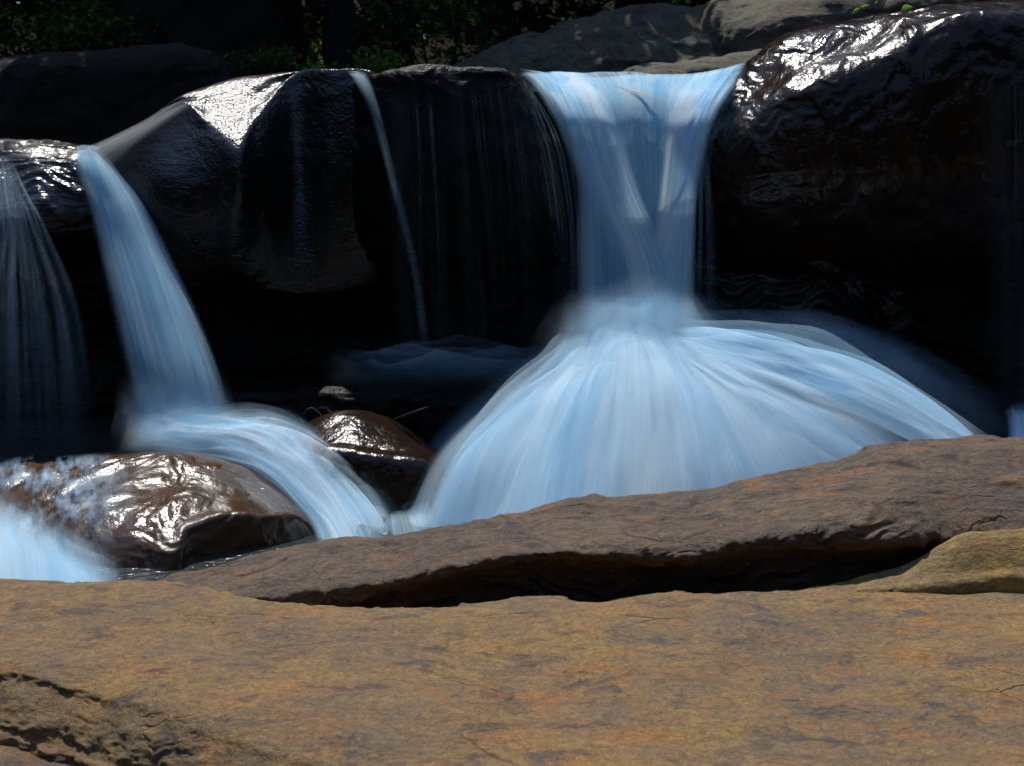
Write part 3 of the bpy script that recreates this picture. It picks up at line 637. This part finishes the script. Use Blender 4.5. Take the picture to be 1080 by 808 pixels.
# left waterfall and its cascade
lf = empty('waterfall', P(190, 460, 7.6))
tag(lf, 'slanting blue-white waterfall left of the facet rock, landing beside the brown boulder', 'waterfall')
sheet('fall', [
    [(80, 162, 9.0), (84, 176, 8.75), (96, 215, 8.6), (106, 260, 8.4), (122, 330, 8.1), (138, 400, 7.85), (150, 462, 7.7)],
    [(88, 160, 9.0), (94, 175, 8.70), (112, 215, 8.5), (124, 260, 8.32), (142, 330, 8.02), (160, 400, 7.76), (172, 464, 7.6)],
    [(98, 160, 9.0), (103, 175, 8.70), (128, 215, 8.48), (146, 260, 8.3), (170, 330, 8.0), (190, 400, 7.74), (202, 464, 7.58)],
    [(108, 162, 9.0), (112, 178, 8.74), (140, 216, 8.54), (162, 262, 8.36), (192, 330, 8.06), (216, 400, 7.8), (232, 460, 7.64)],
    [(114, 165, 9.0), (119, 182, 8.8), (147, 220, 8.62), (172, 266, 8.45), (204, 332, 8.15), (230, 400, 7.9), (246, 456, 7.74)]],
    M['water'], lf, nu=100, nv=150, shells=3, off=.02, jit=.02, dens=1.15, fu=.22, fv=(.06, .25), dv=[1.2, 1.1, 1, .9, .85, .75, .7], seed=11)
sheet('silky_run', [
    [(212, 94, 9.02), (190, 103, 8.98), (160, 124, 8.94), (125, 142, 8.92), (98, 154, 8.92), (82, 160, 8.92)],
    [(206, 104, 8.88), (190, 111, 8.84), (160, 130, 8.80), (128, 148, 8.78), (104, 161, 8.78), (90, 168, 8.78)],
    [(200, 116, 8.70), (191, 120, 8.69), (164, 139, 8.68), (140, 158, 8.66), (124, 176, 8.65), (114, 190, 8.64)]],
    M['silk'], lf, nu=40, nv=60, shells=2, off=.012, jit=.008, dens=.6, fu=.35, fv=(.3, .1), seed=12)
sheet('cascade', [
    [(140, 452, 7.75), (205, 452, 7.75), (262, 444, 7.7), (312, 458, 7.55), (352, 492, 7.3), (388, 530, 7.05), (424, 590, 6.75)],
    [(142, 462, 7.6), (208, 462, 7.6), (262, 458, 7.5), (305, 474, 7.35), (342, 506, 7.1), (372, 542, 6.86), (404, 602, 6.5)],
    [(150, 470, 7.5), (205, 472, 7.48), (256, 474, 7.35), (296, 492, 7.15), (328, 522, 6.92), (352, 556, 6.7), (376, 612, 6.35)],
    [(160, 478, 7.42), (205, 482, 7.38), (246, 490, 7.2), (280, 510, 7.0), (308, 536, 6.82), (330, 568, 6.6), (340, 620, 6.25)]],
    M['fan'], lf, nu=90, nv=130, shells=6, off=.022, jit=.06, dens=1.2, fu=.3, fv=(.3, 0), dv=[.5, .7, 1, 1, 1, 1, 1.1], uscale=2.2, seed=13)
sheet('spray', [
    [(130, 440, 7.8), (180, 432, 7.78), (240, 436, 7.72), (300, 448, 7.6), (352, 486, 7.35), (392, 550, 7.1)],
    [(130, 452, 7.74), (180, 448, 7.66), (245, 452, 7.58), (300, 464, 7.42), (346, 502, 7.18), (384, 562, 6.98)],
    [(135, 466, 7.66), (185, 464, 7.54), (245, 468, 7.42), (295, 484, 7.24), (334, 520, 7.02), (368, 575, 6.85)],
    [(145, 482, 7.56), (190, 480, 7.42), (240, 486, 7.3), (284, 502, 7.1), (318, 536, 6.88), (350, 590, 6.75)]],
    M['mist'], lf, nu=60, nv=90, shells=5, off=.02, jit=.09, dens=.35, fu=.48, fv=(.4, .25), seed=14)
sheet('spray', [
    [(140, 400, 7.9), (138, 450, 7.75), (120, 486, 7.55)], [(165, 392, 7.78), (168, 446, 7.62), (160, 490, 7.4)],
    [(200, 390, 7.75), (208, 446, 7.58), (215, 492, 7.3)], [(232, 398, 7.8), (248, 446, 7.64), (265, 486, 7.4)]],
    M['mist'], lf, nu=50, nv=50, shells=5, off=.04, jit=.1, dens=.75, fu=.45, fv=(.5, .5), seed=18)
sheet('foam', [
    [(150, 446, 7.7), (200, 446, 7.68), (255, 442, 7.62), (305, 452, 7.46), (345, 488, 7.22), (375, 530, 7.0)],
    [(152, 458, 7.58), (200, 458, 7.55), (250, 456, 7.48), (296, 470, 7.30), (334, 504, 7.06), (362, 545, 6.88)],
    [(160, 474, 7.48), (202, 474, 7.42), (246, 476, 7.32), (284, 492, 7.14), (316, 524, 6.92), (342, 565, 6.76)]],
    M['foam'], lf, nu=60, nv=100, shells=4, off=.025, jit=.2, dens=1.15, fu=.4, fv=(.25, .3), dv=[.7, 1, 1, .8, .5], seed=19)
th = arcs(P(190, 465, 7.6), 16, .8, 2.4, az=(20, 170), el=(15, 70), T=(.12, .32), spread=.14, dn=(.1, .35))
th += arcs(P(290, 465, 7.4), 16, .8, 2.2, az=(-30, 80), el=(25, 75), T=(.12, .35), spread=.12, dn=(.1, .35))
sheet('sky_sheen', [  # added blue-tinted sheet imitating sky reflected on the boulder's left top
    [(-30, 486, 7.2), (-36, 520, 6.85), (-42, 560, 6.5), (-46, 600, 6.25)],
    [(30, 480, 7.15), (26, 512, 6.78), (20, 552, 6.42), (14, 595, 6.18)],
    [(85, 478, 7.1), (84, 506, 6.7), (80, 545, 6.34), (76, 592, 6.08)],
    [(140, 476, 7.05), (146, 500, 6.7), (150, 540, 6.3), (150, 592, 6.04)]], M['sky_sheen'], lf, nu=60, nv=60, shells=1, off=.01, jit=.012, dens=.6, fu=.3, fv=(.15, .35), dv=[.6, 1, .8, .3], seed=16)
strands('spray_threads', th, M['mist'], lf, dens=.35)
# mist veil of water gliding over the brown boulder
sheet('silky_run', [
    [(150, 478, 7.2), (200, 478, 7.15), (255, 492, 7.05), (300, 522, 6.85), (330, 556, 6.75), (345, 590, 6.65)],
    [(150, 495, 6.95), (200, 494, 6.92), (250, 508, 6.85), (290, 530, 6.72), (318, 560, 6.62), (330, 600, 6.55)],
    [(160, 515, 6.75), (205, 514, 6.72), (240, 522, 6.72), (272, 538, 6.62), (300, 570, 6.52), (310, 610, 6.45)]],
    M['silk'], lf, nu=50, nv=70, shells=2, off=.03, jit=.02, dens=.42, fu=.4, fv=(.3, .3), uscale=1.5, seed=15)

# far-left fall
ff = empty('waterfall', P(40, 480, 7.9))
tag(ff, 'waterfall at the left edge parting into separate thin blue strands', 'waterfall')
fl = []
for a, b, w, dn in ((8, 14, 7, .8), (16, 34, 7, .9), (24, 52, 7, .7), (34, 76, 6, .8), (46, 96, 6, .7), (2, -14, 7, .7), (-6, -30, 7, .7)):
    rays = []
    for s_ in (-1, 0, 1):
        rays.append([(2 + a * .15 + s_ * w * .5, 165, 8.92), (4 + a * .5 + s_ * w * .6, 205, 8.66), (6 + a * .85 + s_ * w * .8, 240, 8.5), (a * .45 + b * .6 + s_ * w, 320, 8.35), (b * .95 + s_ * w * 1.3, 400, 8.2), (b * 1.05 + s_ * w * 1.6, 490, 8.05)])
    sheet('strand', rays, M['veil'], ff, nu=20, nv=90, shells=2, off=.01, jit=.02, dens=dn * .6, fu=.45, fv=(.15, .35), dv=[.6, .8, 1, .8, .5, .3], seed=int(100 + a))
sheet('fall', [[(-14, 160, 8.95), (-12, 235, 8.5), (-20, 330, 8.3), (-28, 500, 8.0)], [(10, 168, 8.9), (22, 235, 8.48), (32, 330, 8.28), (40, 500, 7.98)], [(20, 180, 8.85), (46, 238, 8.55), (84, 330, 8.35), (108, 500, 8.05)]],
      M['veil'], ff, nu=60, nv=90, shells=2, dens=.2, fu=.25, fv=(.2, .3), seed=17)

# thin fall in the middle
tf = empty('waterfall', P(450, 378, 8.1))
tag(tf, 'single thin thread-like waterfall curving down over the black rock, left of centre', 'waterfall')
sheet('fall', [
    [(362, 78, 9.05), (370, 82, 8.6), (390, 120, 8.36), (407, 180, 8.22), (422, 240, 8.12), (435, 300, 8.05), (446, 378, 8.0)],
    [(371, 77, 9.05), (380, 82, 8.58), (397, 120, 8.34), (412, 180, 8.20), (427, 240, 8.10), (440, 300, 8.03), (451, 378, 7.98)],
    [(382, 77, 9.05), (390, 84, 8.6), (402, 120, 8.36), (417, 180, 8.22), (432, 240, 8.12), (444, 300, 8.05), (455, 378, 8.0)]],
    M['water'], tf, nu=40, nv=140, shells=2, off=.01, jit=.01, dens=.5, fu=.48, fv=(.02, .1), dv=[1.2, .9, .5, .33, .26, .22, .2], uscale=1.5, seed=21)
# veils over the black ledge rock
vf = empty('waterfall', P(500, 380, 8.2))
tag(vf, 'faint veil of fine water threads down the smooth black rock beside the main fall', 'waterfall')
sheet('fall', [[(402, 88, 8.46), (405, 180, 8.2), (408, 270, 8.15), (412, 385, 8.1)], [(470, 78, 8.42), (474, 180, 8.2), (478, 270, 8.15), (482, 385, 8.1)],
               [(535, 82, 8.44), (550, 180, 8.2), (560, 270, 8.15), (565, 385, 8.1)], [(560, 100, 8.5), (600, 180, 8.3), (612, 270, 8.2), (612, 385, 8.12)]],
      M['veil'], vf, nu=160, nv=100, shells=2, off=.02, dens=.025, fu=.1, fv=(.1, .15), seed=23)
vt = []
for x0, x1, dn in ((455, 466, .5), (500, 522, .35), (516, 538, .4), (530, 560, .3), (545, 590, .5), (552, 600, .55), (486, 500, .25), (430, 440, .3), (446, 462, .3), (592, 604, .3)):
    for _ in range(3):
        j = rng.normal() * 4
        vt.append(([P(x0 + j, 78 + abs(x0 - 500) * .08, 8.5), P(x0 + j + (x1 - x0) * .4 + rng.normal() * 3, 140, 8.25), P(x0 + j + (x1 - x0) * .8, 240, 8.16), P(x1 + j, 370, 8.1)], rng.uniform(.003, .010), dn * rng.uniform(.02, .07)))
strands('spray_threads', vt, M['mist'], vf, n=40)
sheet('spray', [
    [(345, 392, 8.5), (345, 388, 8.2), (340, 420, 7.95)], [(400, 384, 8.5), (400, 380, 8.15), (398, 412, 7.9)], [(470, 378, 8.5), (470, 376, 8.12), (470, 410, 7.85)],
    [(550, 380, 8.5), (550, 377, 8.12), (548, 410, 7.9)], [(625, 386, 8.5), (625, 386, 8.2), (625, 416, 7.95)]],
    M['mist'], vf, nu=90, nv=40, shells=4, off=.025, jit=.06, dens=.25, fu=.4, fv=(.2, .65), seed=25)

# right edge veil, small foam at right, foam pool at left, run between the rocks
rf = empty('waterfall', P(1080, 440, 8.1))
tag(rf, 'faint bluish veil of falling water at the right edge of the picture', 'waterfall')
sheet('fall', [[(1025, 20, 8.5), (1030, 150, 8.2), (1034, 300, 8.1), (1034, 445, 8.0)], [(1085, 10, 8.5), (1085, 150, 8.2), (1085, 300, 8.1), (1085, 450, 8.0)], [(1160, 10, 8.5), (1160, 150, 8.2), (1160, 300, 8.1), (1160, 450, 8.0)]],
      M['veil'], rf, nu=60, nv=90, shells=2, dens=.10, fu=.5, fv=(.3, .15), seed=27)
sheet('cascade', [[(1058, 440, 8.0), (1062, 455, 7.6), (1060, 480, 7.2)], [(1100, 430, 8.0), (1100, 452, 7.6), (1100, 480, 7.2)], [(1200, 430, 8.0), (1200, 452, 7.6), (1200, 480, 7.2)]],
      M['fan'], rf, nu=40, nv=40, shells=3, dens=.7, fu=.25, fv=(.3, 0), seed=28)
lp = empty('cascade', P(20, 600, 6.2))
tag(lp, 'smooth white foaming water in front of the brown boulder at the lower left', 'cascade')
sheet('foam', [
    [(-160, 500, 6.75), (-158, 530, 6.3), (-155, 570, 5.9), (-150, 640, 5.5)],
    [(-60, 515, 6.65), (-58, 540, 6.25), (-55, 580, 5.85), (-50, 640, 5.5)],
    [(-5, 528, 6.5), (0, 552, 6.15), (8, 588, 5.82), (14, 645, 5.5)],
    [(36, 556, 6.3), (44, 574, 6.05), (54, 600, 5.8), (60, 650, 5.5)],
    [(75, 584, 6.15), (84, 594, 5.98), (96, 610, 5.8), (100, 652, 5.55)],
    [(112, 604, 6.0), (120, 609, 5.92), (128, 618, 5.8), (130, 655, 5.6)]],
    M['fan'], lp, nu=110, nv=60, shells=4, off=.03, jit=.04, dens=.8, fu=.3, fv=(.7, 0), uscale=.6, seed=31)
mc = empty('cascade', P(436, 575, 6.9))
tag(mc, 'small gap of white water between the glinting boulder and the main splash', 'cascade')
sheet('foam', [
    [(380, 552, 6.9), (384, 566, 6.75), (382, 600, 6.5)], [(405, 556, 6.9), (406, 568, 6.72), (406, 600, 6.5)], [(428, 548, 6.9), (432, 562, 6.72), (434, 600, 6.5)], [(450, 535, 6.95), (460, 554, 6.78), (464, 600, 6.5)]],
    M['fan'], mc, nu=50, nv=40, shells=3, off=.03, jit=.03, dens=.8, fu=.2, fv=(.5, 0), uscale=2, seed=32)
sheet('foam', [
        [(440, 490, 7.35), (425, 530, 7.05), (405, 590, 6.8)], [(452, 492, 7.3), (442, 530, 7.0), (425, 590, 6.75)], [(466, 494, 7.3), (460, 530, 7.0), (450, 590, 6.75)]],
    M['veil'], mc, nu=40, nv=40, shells=2, off=.02, jit=.02, dens=.5, fu=.3, fv=(.3, 0), uscale=2, seed=33)

# ============================================================ TREES AND PLANTS
def leaf_mat(name, c1, c2, tr=.45):
    s = N(name); oi = s.n('ShaderNodeTexCoord').outputs['Object']
    c = s.mix(s.ramp(s.noise(oi, 2.2, 4, .6), [(.35, 0), (.65, 1)]), c1, c2)
    df = s.n('ShaderNodeBsdfDiffuse', {'Color': c}).outputs[0]; t = s.n('ShaderNodeBsdfTranslucent', {'Color': c}).outputs[0]
    gl = s.n('ShaderNodeBsdfGlossy', {'Color': (.5, .5, .5, 1), 'Roughness': .4}).outputs[0]
    m1 = s.n('ShaderNodeMixShader', {0: tr, 1: df, 2: t}).outputs[0]
    return s.fin(s.n('ShaderNodeMixShader', {0: .06, 1: m1, 2: gl}).outputs[0])
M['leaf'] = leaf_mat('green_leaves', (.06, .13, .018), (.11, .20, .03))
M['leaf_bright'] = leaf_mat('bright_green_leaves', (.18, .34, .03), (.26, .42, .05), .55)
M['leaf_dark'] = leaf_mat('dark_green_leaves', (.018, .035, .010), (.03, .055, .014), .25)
s = N('dark_bark'); co = s.n('ShaderNodeTexCoord').outputs['Object']
c = s.ramp(s.noise(s.mapping(co, (6, 6, 1)), 4, 6, .7), [(.35, (.008, .007, .006)), (.65, (.025, .02, .016))])
bp = s.n('ShaderNodeBump', {'Height': s.noise(s.mapping(co, (8, 8, 1.2)), 4, 6, .7), 'Strength': 1, 'Distance': .03}).outputs[0]
M['bark'] = s.fin(s.n('ShaderNodeBsdfPrincipled', {'Base Color': c, 'Roughness': .9, 'Normal': bp}).outputs[0])

def leaves_mesh(cent, size, r_, flat=.5):
    n = len(cent); d = r_.normal(size=(n, 3)); d[:, 2] *= .6; d /= np.linalg.norm(d, axis=1)[:, None]
    up = r_.normal(size=(n, 3)) * flat + np.array([0, 0, 1]); s_ = np.cross(d, up); s_ /= np.linalg.norm(s_, axis=1)[:, None] + 1e-9
    L = size * r_.uniform(.6, 1.3, (n, 1)); nn = np.cross(s_, d) * L * .12
    a = cent - d * L * .5; b = cent + s_ * L * .28 - nn; c_ = cent + d * L * .5; e = cent - s_ * L * .28 - nn
    co = np.stack([a, b, c_, e], 1).reshape(-1, 3); f = np.arange(4 * n).reshape(-1, 4)
    return co, f
def clumps(center, rad, n_cl, per, r_, cr=.28):
    c = r_.normal(size=(n_cl, 3)); c /= np.linalg.norm(c, axis=1)[:, None]; c *= r_.uniform(.35, 1, (n_cl, 1)) ** .5
    c = np.array(center) + c * np.array(rad)
    p = np.repeat(c, per, 0) + r_.normal(size=(n_cl * per, 3)) * cr * np.array([1, 1, .7])
    return p
def tube_pts(path, radii, ns=12, seed=0):
    c = cr_axis(np.array(path, float), 40, 0); r = np.interp(np.linspace(0, 1, 40), np.linspace(0, 1, len(radii)), radii)
    a = np.linspace(0, 2 * math.pi, ns, endpoint=False)
    q = c[:, None, :] + r[:, None, None] * np.stack([np.cos(a), np.sin(a), a * 0], -1)[None]
    q = q + (fbm(q * 3, 3, seed) * r[:, None] * .35)[..., None] * np.stack([np.cos(a), np.sin(a), a * 0], -1)[None]
    return q.reshape(-1, 3), grid_faces(40, ns, cc=True)
def tree(px, Y, rad, label, lean=0, h=6, crown_r=(2.6, 2.2, 1.3), n_cl=110, per=60, ls=.2, seed=0, base_py=None, crown_off=(0, 0), cz=None):
    r_ = np.random.default_rng(seed)
    b = P(px, 90 if base_py is None else base_py, Y); b[2] -= .3
    t = empty('tree', b)
    tag(t, label, 'tree', 'trees on the shaded bank')
    topp = b + np.array([lean * h, 0, h])
    path = [b, b + np.array([lean * h * .3 + .05, .05, h * .3]), b + np.array([lean * h * .6 - .05, 0, h * .6]), topp]
    cs, fs = tube_pts(path, [rad * 1.25, rad, rad * .9, rad * .4], 14, seed); cs = [cs]; fs = [fs]; off = len(cs[0])
    cc = topp + np.array([crown_off[0], crown_off[1], -h * .12])
    if cz is not None: cc[2] = cz
    for k in range(7):
        s0 = b + (topp - b) * r_.uniform(.45, .9); e = cc + r_.normal(size=3) * np.array(crown_r) * .45
        m_ = (s0 + e) / 2 + r_.normal(size=3) * .15
        c_, f_ = tube_pts([s0, m_, e], [rad * .35, rad * .22, rad * .06], 7, seed + k); cs.append(c_); fs.append(f_ + off); off += len(c_)
    link('trunk', mesh_np('trunk', np.concatenate(cs), np.concatenate(fs)), M['bark'], t)
    co, f = leaves_mesh(clumps(cc, crown_r, n_cl, per, r_), ls, r_)
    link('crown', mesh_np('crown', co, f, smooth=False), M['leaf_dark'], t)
    return t
tree(298, 15.5, .20, 'dark leaning tree trunk on the left side of the bright gap', lean=-.05, seed=1, h=5.6)
tree(355, 15.0, .14, 'straight black tree trunk on the right side of the bright gap', lean=.0, seed=2, h=5.6)
tree(418, 16.5, .17, 'dark trunk half hidden in leaves, right of the straight black trunk', lean=.01, seed=3, h=5.6)
tree(50, 18.0, .14, 'slim tree behind the leaves in the top left corner', lean=.02, seed=4, h=6.0)
tree(82, 16.0, .08, 'thin dark stem rising behind the left end of the long dark block', lean=.0, seed=5, h=5.6)
tree(520, 17.5, .2, 'dark tree in deep shade behind the left slope of the grey boulder', seed=6, h=6.0)
tree(660, 19.0, .22, 'dark tree standing behind the top of the grey boulder', seed=7, h=6.0)
tree(860, 18.0, .2, 'dark tree behind the flat-faced rock block', seed=8, h=6.0)
tree(1010, 16.0, .2, 'dark tree behind the right ledge rock', seed=9, h=6.0)
tree(200, 20.0, .2, 'dark tree behind the tall rock face', seed=10, h=6.0)
tree(-90, 17.0, .2, 'dark tree beyond the left edge of the picture', seed=12, h=6.0)

def bush(px, py, Y, rad, mat, label, n_cl=40, per=60, ls=.08, cr=.16, seed=0, grp='leafy bushes on the shaded bank'):
    r_ = np.random.default_rng(seed); c = P(px, py, Y); b = np.array([c[0], c[1], c[2] - rad[2] - .4])
    t = empty('bush', b); tag(t, label, 'bush', grp)
    cs, fs, off = [], [], 0
    for k in range(7):
        e = c + r_.normal(size=3) * np.array(rad) * .5
        c_, f_ = tube_pts([b + r_.normal(size=3) * .05, (b + e) / 2 + r_.normal(size=3) * .06, e], [.022, .015, .005], 6, seed + k); cs.append(c_); fs.append(f_ + off); off += len(c_)
    link('stem', mesh_np('stem', np.concatenate(cs), np.concatenate(fs)), M['bark'], t)
    co, f = leaves_mesh(clumps(c, rad, n_cl, per, r_, cr), ls, r_)
    link('foliage', mesh_np('foliage', co, f, smooth=False), mat, t)
bush(30, 25, 15.0, (.75, .4, .55), M['leaf'], 'green bush in the top left corner', n_cl=60, seed=21)
bush(95, 40, 14.2, (.35, .3, .22), M['leaf'], 'low dim leaves above the left part of the long dark block', n_cl=26, seed=22)
bush(322, 45, 16.8, (.32, .3, .25), M['leaf_bright'], 'bright green leaves in the gap between the two trunks', n_cl=16, per=30, ls=.07, seed=23)
bush(385, 40, 15.6, (.3, .3, .5), M['leaf'], 'green leaves right of the straight black trunk', n_cl=34, per=46, seed=24)
bush(400, 66, 13.6, (.25, .2, .12), M['leaf_bright'], 'bright yellow-green sprays just above the thin fall', n_cl=12, per=24, ls=.06, cr=.09, seed=25)
bush(465, 40, 15.4, (.5, .3, .5), M['leaf'], 'dim bush left of the grey boulder', n_cl=26, per=40, seed=26)
bush(336, 72, 12.6, (.12, .15, .05), M['leaf_bright'], 'tiny bright plant at the foot of the straight black trunk', n_cl=7, per=14, ls=.05, cr=.05, seed=27)
bush(275, 62, 13.0, (.35, .15, .06), M['leaf'], 'strip of green weeds at the foot of the tall rock face', n_cl=16, per=22, ls=.06, cr=.06, seed=28)
# far wood as one mass on the slope
r_ = np.random.default_rng(77)
pts = np.stack([r_.uniform(-16, 16, 60000), r_.uniform(22, 27, 60000), r_.uniform(2.5, 6.5, 60000)], -1)
keep = perlin(pts * .7, 5) > -.12; pts = pts[keep]
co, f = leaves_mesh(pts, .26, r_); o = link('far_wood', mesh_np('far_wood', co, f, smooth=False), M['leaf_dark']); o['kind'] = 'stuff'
tag(o, 'dark mass of shaded woodland beyond the stream', 'woodland')

# sprig over the right ledge rock
def sprig(pts, lv, label):
    c0 = P(*pts[0]); t = empty('sprig', c0); tag(t, label, 'plant')
    c_, f_ = tube_pts([P(*q) for q in pts], [.006, .004, .002], 6, 3); link('stem', mesh_np('stem', c_, f_), M['bark'], t)
    for (x, y, Y, L, ang, w) in lv:
        c = P(x, y, Y); n = 9; tt = np.linspace(0, 1, n); wd = w * np.sin(np.pi * tt ** .8) * L
        d = np.array([math.cos(ang), .15, math.sin(ang)]); sd = np.array([-math.sin(ang), .35, math.cos(ang)])
        mid = c + d * (tt[:, None] - .5) * L; lft = mid + sd * wd[:, None] + np.array([0, -.012, 0]); rgt = mid - sd * wd[:, None] + np.array([0, -.012, 0])
        co = np.stack([lft, mid, rgt], 1).reshape(-1, 3)
        link('leaf', mesh_np('leaf', co, grid_faces(n, 3)), M['leaf_bright'], t)
sprig([(925, 24, 9.1), (945, 10, 8.9), (968, -10, 8.7)], [(956, 9, 8.85, .075, .25, .34), (903, 11, 8.95, .05, .5, .22), (912, 7, 8.95, .06, .3, .2)], 'bright green sprig with a round leaf above the brown shoulder of the right ledge rock')
sprig([(915, 24, 9.1), (930, 8, 9.0), (936, -6, 9.0)], [(924, 3, 9.0, .03, .9, .3)], 'bare brown twig with one tiny leaf rising behind the glinting ledge shoulder')
s = N('pale_twig'); M['twig'] = s.fin(s.n('ShaderNodeBsdfPrincipled', {'Base Color': (.62, .38, .17, 1), 'Roughness': .6}).outputs[0])
c_, f_ = tube_pts([P(648, 90, 8.66), P(676, 98, 8.46), P(706, 108, 8.34)], [.006, .007, .004], 8, 3)
tag(link('twig', mesh_np('twig', c_, f_), M['twig']), 'thin pale brown twig lying in the water at the lip of the main fall', 'twig')
c_, f_ = tube_pts([P(416, 442, 7.55), P(432, 436, 7.5), P(451, 429, 7.52)], [.008, .014, .004], 8, 3)
tag(link('twig', mesh_np('twig', c_, f_), M['bark']), 'short dark stick caught on top of the small glinting boulder', 'twig')
